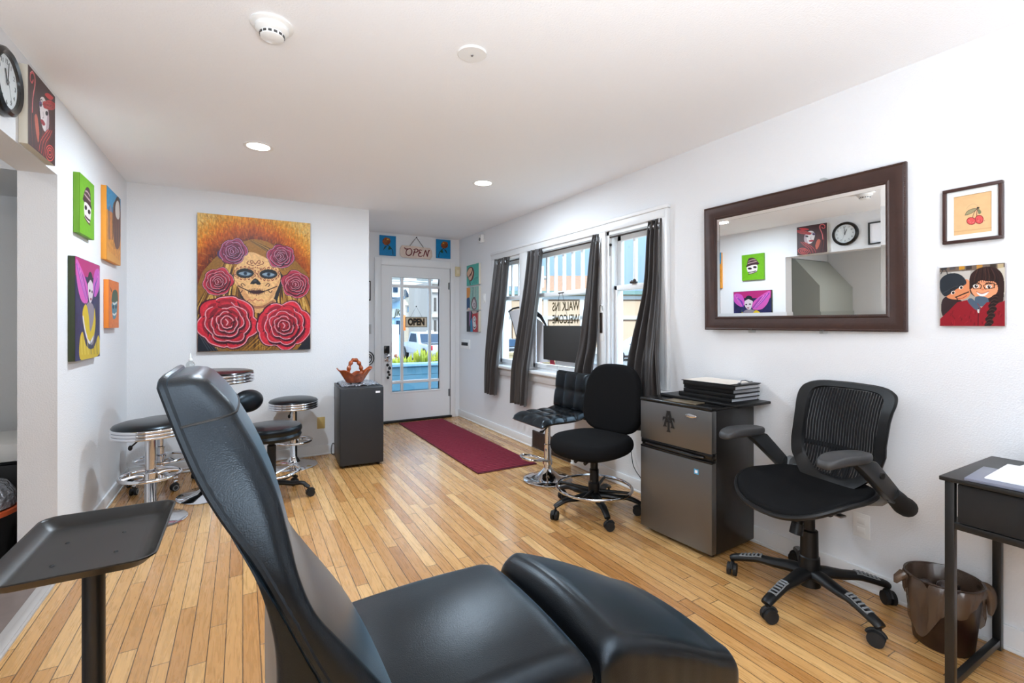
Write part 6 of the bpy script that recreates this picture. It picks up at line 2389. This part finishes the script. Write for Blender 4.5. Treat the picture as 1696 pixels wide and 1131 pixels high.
def wheel(root, x, y, r, w=.22):
    o = G().lathe([(0, -w / 2), (r * .92, -w / 2), (r, -w / 2 + .04), (r, w / 2 - .04), (r * .92, w / 2), (0, w / 2)], (x, y, r), 28, Matrix.Rotation(R(90), 4, 'X')).build('wheel', M['tyre'], root)
    s_ = 1 if y > 0 else -1
    G().lathe([(0, 0), (r * .6, 0), (r * .62, .02), (r * .3, .03), (0, .03)], (x, y + s_ * (w / 2 - .005), r), 20, Matrix.Rotation(R(-90 * s_), 4, 'X')).build('hub_cap', M['steel'], o)


# white pickup: local +x forward, z up
px_, py_, _ = out(-5.55, 31.0)
t = thing('pickup_truck', 'white pickup truck parked across the street, seen through the door', 'truck', (px_, py_, GZ), 93)
side = [(-2.75, .55), (-2.75, 1.12), (-1.0, 1.14), (-.95, 1.16), (-.72, 1.86), (.55, 1.88), (1.05, 1.22), (2.55, 1.10), (2.70, .95), (2.70, .5)]
for cx_ in (1.75, -1.75):
    arch = [(cx_ + .47 * math.cos(a), .42 + .47 * math.sin(a)) for a in np.linspace(.15, PI - .15, 9)]
    k = len(side)
    side += [p for p in arch]
mxz = Matrix(((1, 0, 0, 0), (0, 0, -1, 0), (0, 1, 0, 0), (0, 0, 0, 1)))
G().prism(side, -.95, .95, mxz, .03).build('body', M['carwhite'], t)
g = G()
g.box(-2.4, -1.05, -.80, .80, 1.10, 1.16)
g.build('bed_liner', M['rubber'], t)
G().prism([(-.955, 1.22), (-.72, 1.78), (-.735, 1.80), (-.985, 1.22)], -.80, .80, mxz).build('rear_window', M['navyglass'], t)
for s_ in (-1, 1):
    G().prism([(-.62, 1.22), (-.50, 1.76), (.45, 1.78), (.82, 1.24)], s_ * .952 - .004, s_ * .952 + .004, mxz).build('side_window', M['navyglass'], t)
    G().box(-2.77, -2.66, s_ * .86 - .075, s_ * .86 + .075, .80, 1.10, .02).build('tail_light', M['redlight'], t)
G().box(-2.762, -2.75, -.72, .72, .62, 1.08, .004).box(-2.775, -2.76, -.5, .5, .98, 1.02, .004).build('tailgate', M['carwhite'], t)
G().box(-2.92, -2.74, -.92, .92, .38, .56, .03).build('bumper', M['steel'], t)
G().box(-.62, -.40, -.22, .22, 1.88, 1.96, .02).build('cab_light', M['extwhite'], t)
for (x, y) in ((1.75, -.84), (1.75, .84), (-1.75, -.84), (-1.75, .84)):
    wheel(t, x, y, .40)

# buildings to the north (through the door), facing the porch
t = thing('commercial_building', 'cream flat-fronted building with a strip of blue windows, behind the pickup', 'building', (15.2, 46, GZ), 0)
G().box(-3.2, 3.2, 0, 9, 0, 7.4).build('facade', M['cream_ext'], t)
G().box(-1.15, 2.6, -.1, 0, 3.55, 4.15).build('window_strip', mat('blue_strip_glass', (112, 160, 196), .15), t)
g = G()
for x in (-1.1, -.6, -.1, .75, 1.7):
    g.box(x - .06, x + .06, -.14, -.08, 3.5, 4.2)
g.box(-1.25, 2.7, -.16, -.08, 4.12, 4.26)
g.build('window_frames', M['greystone'], t)
G().box(-1.3, 2.7, -.5, 0, 2.6, 3.5).build('sign_band', M['extwhite'], t)
G().prism([(-1.35, 5.02), (-1.35, 5.78), (-.98, 5.02)], -.05, .7, mxz).build('awning', M['navyglass'], t)
G().prism([(.45, 5.25), (1.15, 5.3), (1.15, 4.72), (.85, 4.55), (.6, 4.7)], .05, .8, mxz).build('banner', M['navyglass'], t)

t = thing('stone_building', 'grey stone building with two rows of tall windows, right edge of the door glass', 'building', (15.8, 38, GZ), 0)
G().box(-1.95, 4.2, 0, 6.5, 0, 6.0).build('facade', M['greystone'], t)
g = G()
for z in (5.05, 2.95):
    g.box(-2.0, 4.25, -.2, 0, z, z + .25)
g.box(-2.05, 4.3, -.35, 0, 5.75, 6.1)
g.build('cornice', mat('pale_cornice', (226, 216, 204), .7), t)
M['bg'] = mat('brown_glass', (92, 84, 78), .2)
for z in (1.55, 3.45):
    for i in range(6):
        x = -1.68 + i * .55
        G().box(x - .10, x + .10, -.03, .0, z, z + 1.15).build('window', M['bg'], t)

t = thing('blue_shop', 'pale blue shop front with letters on a white band, left edge of the door glass', 'shop', (5.0, 19, GZ), 0)
G().box(-4.5, .60, 0, 5, 0, 5.2).build('facade', M['paleblue'], t)
G().box(-4.5, .62, -.12, 0, 3.45, 5.2).build('upper_wall', M['extwhite'], t)
G().box(.24, .42, -.16, -.11, 3.66, 3.88).build('upper_window', M['navyglass'], t)
G().prism([(-.4, 3.05), (.62, 3.38), (.62, 3.5), (-.4, 3.2)], 0, .5, mxz).build('awning', mat('slate_awning', (96, 112, 126), .6), t)
G().box(-4.5, .60, -.08, 0, 2.65, 3.0).build('sign_band', M['extwhite'], t)
text_mesh('sign_letters', 'JK', .40, mat('olive_letters', (96, 96, 70), .5), t, Matrix.Translation((.43, -.085, 2.83)) @ mxz, .01, .006, .7, 'CENTER', .3)
G().box(.40, .54, -.06, 0, 1.95, 2.52).build('door_glass', M['navyglass'], t)
G().box(-.3, .37, -.5, -.3, 1.0, 2.36).build('white_board', M['extwhite'], t)
t = thing('potted_plant', 'reddish potted plant in front of the pale blue shop', 'plant', (5.18, 17.9, GZ))
G().lathe([(0, 0), (.12, 0), (.16, .3), (0, .3)], seg=16).build('pot', M['darkmetal'], t)
g = G()
for k in range(50):
    g.ball((rd.uniform(-.16, .16), rd.uniform(-.16, .16), rd.uniform(.35, 1.25)), rd.uniform(.03, .06), 1, 1, 1, 6)
g.build('foliage', mat('reddish_foliage', (150, 96, 70), .7, vary=(20, .5)), t)
t = thing('street_sign', 'orange street sign on a thin post left of the pickup truck', 'street sign', (9.07, 30.2, GZ), 12)
G().cyl((0, 0, 0), (0, 0, 3.0), .03, seg=10).build('post', M['steel'], t)
G().box(-.13, .13, -.05, -.03, 1.95, 2.95, .02).build('sign_panel', mat('safety_orange', (236, 120, 40), .5), t)

# the peach building across the street to the east
cx_, cy_, _ = out(10, 38)
t = thing('peach_building', 'long peach building with white bands across the street, behind the windows', 'building', (cx_, cy_, GZ), -29.6)
G().box(-10.4, 14, 0, 5, 0, 4.85).build('wall', M['peach'], t)
g = G()
g.box(-10.4, 14, -.12, 0, 4.35, 4.62).box(-10.4, 14, -.1, 0, 2.75, 3.02).box(-10.4, 14, -.1, 0, -.0, .5)
for i in range(10):
    x = -10.2 + i * 2.9
    g.box(x - .16, x + .16, -.1, 0, 0, 4.4)
g.build('white_bands', M['extwhite'], t)
G().box(-10.4, 14, -.5, .3, 4.72, 5.0).build('roof_edge', M['teal'], t)
for i in range(9):
    x = -8.75 + i * 2.9
    G().box(x - 1.27, x - 1.20, -.04, 0, .5, 2.72).box(x - 1.2, x + 1.2, -.04, 0, 2.62, 2.70).box(x - 1.2, x + 1.2, -.04, 0, 4.24, 4.32).build('panel_joint', mat('joint_brown', (120, 92, 70), .8) if 'jb' not in M and not M.update(jb=mat('joint_brown', (120, 92, 70), .8)) else M['jb'], t)
G().box(-9.2, -3.2, 2.0, 9, 5.0, 6.45).build('upper_storey', M['salmon'], t)
G().prism([(-9.6, 5.0), (-8.4, 5.0), (-9.0, 6.1)], -2.4, -1.4, mxz).build('gable', M['extwhite'], t)

# patrol style car at the kerb
cx_, cy_, _ = out(8.4, 31.4)
t = thing('white_car', 'white sedan with dark number on its side, seen through the right window', 'car', (cx_, cy_, GZ), 150.4)
side = [(-2.3, .35), (-2.32, .85), (-1.75, 1.0), (-1.1, 1.48), (.35, 1.52), (1.05, 1.05), (2.2, .88), (2.3, .45), (2.2, .3)]
G().prism(side, -.88, .88, mxz, .03).build('body', M['carwhite'], t)
for s_ in (-1, 1):
    G().prism([(-1.5, 1.02), (-1.02, 1.42), (-.2, 1.45), (-.2, 1.03)], s_ * .885 - .004, s_ * .885 + .004, mxz).prism([(-.1, 1.03), (-.1, 1.45), (.3, 1.45), (.85, 1.05)], s_ * .885 - .004, s_ * .885 + .004, mxz).build('side_window', M['navyglass'], t)
g_ = Matrix(((-1, 0, 0, 0), (0, 0, 1, 0), (0, 1, 0, 0), (0, 0, 0, 1)))
text_mesh('side_number', '800', .42, mat('number_slate', (62, 72, 92), .5), t, Matrix.Translation((.5, .886, .66)) @ g_, .004, .004, .95)
G().box(-2.2, 2.2, -.9, .9, .22, .36, .02).build('sill', M['tyre'], t)
for (x, y) in ((1.45, -.80), (1.45, .80), (-1.45, -.80), (-1.45, .80)):
    wheel(t, x, y, .33, .2)
cx_, cy_, _ = out(.12, 30)
t = thing('dark_car', 'dark car with red tail lights seen through the narrow left window', 'car', (cx_, cy_, GZ), 62)
side = [(-2.2, .35), (-2.22, .95), (-1.7, 1.05), (-1.2, 1.46), (.35, 1.48), (1.05, 1.02), (2.2, .85), (2.3, .4)]
M['cardark'] = mat('dark_car_paint', (48, 50, 56), .2, coat=.6)
G().prism(side, -.85, .85, mxz, .03).build('body', M['cardark'], t)
G().prism([(-1.72, 1.06), (-1.24, 1.42), (-1.26, 1.44), (-1.76, 1.06)], -.7, .7, mxz).build('rear_window', M['navyglass'], t)
for s_ in (-1, 1):
    G().box(-2.26, -2.18, s_ * .62 - .18, s_ * .62 + .18, .68, .90, .02).build('tail_light', M['redlight'], t)
G().box(-2.27, -2.2, -.25, .25, .62, .78).build('number_plate', M['extwhite'], t)
for (x, y) in ((1.4, -.78), (1.4, .78), (-1.4, -.78), (-1.4, .78)):
    wheel(t, x, y, .33, .2)
cx_, cy_, _ = out(.4, 24)
t = thing('timber_planter', 'low tan timber planter by the street, below the dark car', 'planter', (cx_, cy_, GZ), -29.6)
g = G()
for i in range(5):
    g.box(-2.4, 2.4, -.06 - .02 * (i % 2), .5, .02 + i * .19, .19 + i * .19, .01)
g.build('timbers', mat('tan_timber', (196, 176, 138), .8, vary=(5, .3)), t)
# street lamp
cx_, cy_, _ = out(1.25, 27)
t = thing('street_lamp', 'grey street lamp and pole at the upper left of the middle window', 'street lamp', (cx_, cy_, GZ), -29.6)
G().cyl((0, 0, 0), (0, 0, 5.0), .09, .06, 14).build('pole', M['greyplastic'], t)
G().tube(cat_rom([(0, 0, 4.7), (.1, 0, 5.0), (.45, 0, 5.05)], 5), .04, 8).build('arm', M['greyplastic'], t)
G().ball((.5, 0, 5.0), .22, 1.2, .8, .5, 14).build('lamp_head', M['greystone'], t)

# window paintings on the glass, seen from behind
LW = Matrix(((0, 0, 1, 0), (1, 0, 0, 0), (0, 1, 0, 0), (0, 0, 0, 1)))
M['wpwhite'] = mat('glass_paint_white', (222, 222, 226), .6)
M['wpgrey'] = mat('glass_paint_grey', (160, 158, 168), .6)
M['wpblack'] = mat('glass_paint_black', (40, 38, 42), .6)
M['wppink'] = mat('glass_paint_rose', (200, 60, 84), .6)
M['wpblue'] = mat('glass_paint_blue', (104, 182, 222), .6)
t = bpy.data.objects.new('window_painting', None)
col.objects.link(t)
tag(t, 'white and black butterfly wing painted on the narrow left window glass', 'window painting', 'paintings on the window glass')
t.matrix_world = Matrix.Translation((XR + .0630, 0, 0)) @ LW
wing = [(4.79, 1.42), (4.62, 1.45), (4.46, 1.44), (4.46, 1.05), (4.54, .99), (4.62, 1.12), (4.70, 1.28)]
G().prism(wing, 0, .0004).build('wing', M['wpwhite'], t)
g = G()
g.tube([(4.81, 1.42, .0004), (4.70, 1.455, .0004), (4.58, 1.465, .0004), (4.46, 1.45, .0004)], .012, 6, flat=.06)
for i in range(7):
    f = i / 6
    g.tube([(4.76 - .02 * i, 1.41 - .05 * f, .0005), (4.66 - .02 * i, 1.30 - .1 * f, .0005), (4.52, 1.06 + .04 * i, .0005)], .004, 5, flat=.1)
for i in range(5):
    g.tube([(4.70 - i * .03, 1.40, .0005), (4.66 - i * .03, 1.36 - i * .03, .0005), (4.60 - i * .03, 1.38, .0005)], .004, 5, flat=.1)
g.tube([(4.79, 1.42, .0004), (4.70, 1.28, .0004), (4.62, 1.12, .0004), (4.54, .99, .0004)], .008, 6, flat=.08)
g.build('wing_lines', M['wpblack'], t)
t = bpy.data.objects.new('window_painting', None)
col.objects.link(t)
tag(t, 'rose, white and blue painted figures low on the middle window glass around the black panel', 'window painting', 'paintings on the window glass')
t.matrix_world = Matrix.Translation((XR + .0630, 0, 0)) @ LW
G().prism([(4.20, 1.34), (4.10, 1.30), (3.98, 1.22), (3.95, .90), (4.20, .877)], 0, .0003).build('pale_ground', M['wpwhite'], t)
g = G()
g.prism([(4.14, 1.16), (4.04, 1.10), (3.97, 1.06), (3.97, 1.10), (4.04, 1.17)], .0003, .0006)
g.prism([(4.12, 1.06), (4.05, 1.03), (3.99, 1.01), (4.05, .995), (4.12, .99)], .0003, .0006)
g.prism([(4.09, .98), (4.05, .93), (3.99, .90), (4.13, .877)], .0003, .0006)
g.prism([(3.96, .925), (3.88, .925), (3.86, .877), (3.95, .877)], .0003, .0006)
g.build('rose_shapes', M['wppink'], t)
G().prism([(4.20, 1.42), (4.10, 1.37), (4.02, 1.28), (3.98, 1.20), (4.01, 1.20), (4.06, 1.28), (4.14, 1.34), (4.20, 1.36)], .0003, .0007).build('dark_swoop', M['wpblack'], t)
G().prism([(4.10, 1.28), (4.02, 1.22), (4.0, 1.14), (4.07, 1.17), (4.12, 1.22)], .0003, .0006).build('grey_swirl', M['wpgrey'], t)
G().prism([(3.86, .93), (3.40, .93), (3.20, .93), (3.20, .877), (3.86, .877)], 0, .0003).build('strip_ground', M['wpwhite'], t)
g = G()
for i in range(5):
    y = 3.84 - i * .045
    g.prism([(y, .877), (y - .012, .877), (y - .030, .932), (y - .018, .932)], .0003, .0006)
    g.prism([(y - .034, .877), (y - .024, .877), (y - .024, .932), (y - .034, .932)], .0003, .0006)
g.build('gothic_strokes', M['wpblack'], t)
G().prism([(3.60, .932), (3.20, .932), (3.20, .877), (3.56, .877)], .0003, .0006).build('blue_patch', M['wpblue'], t)
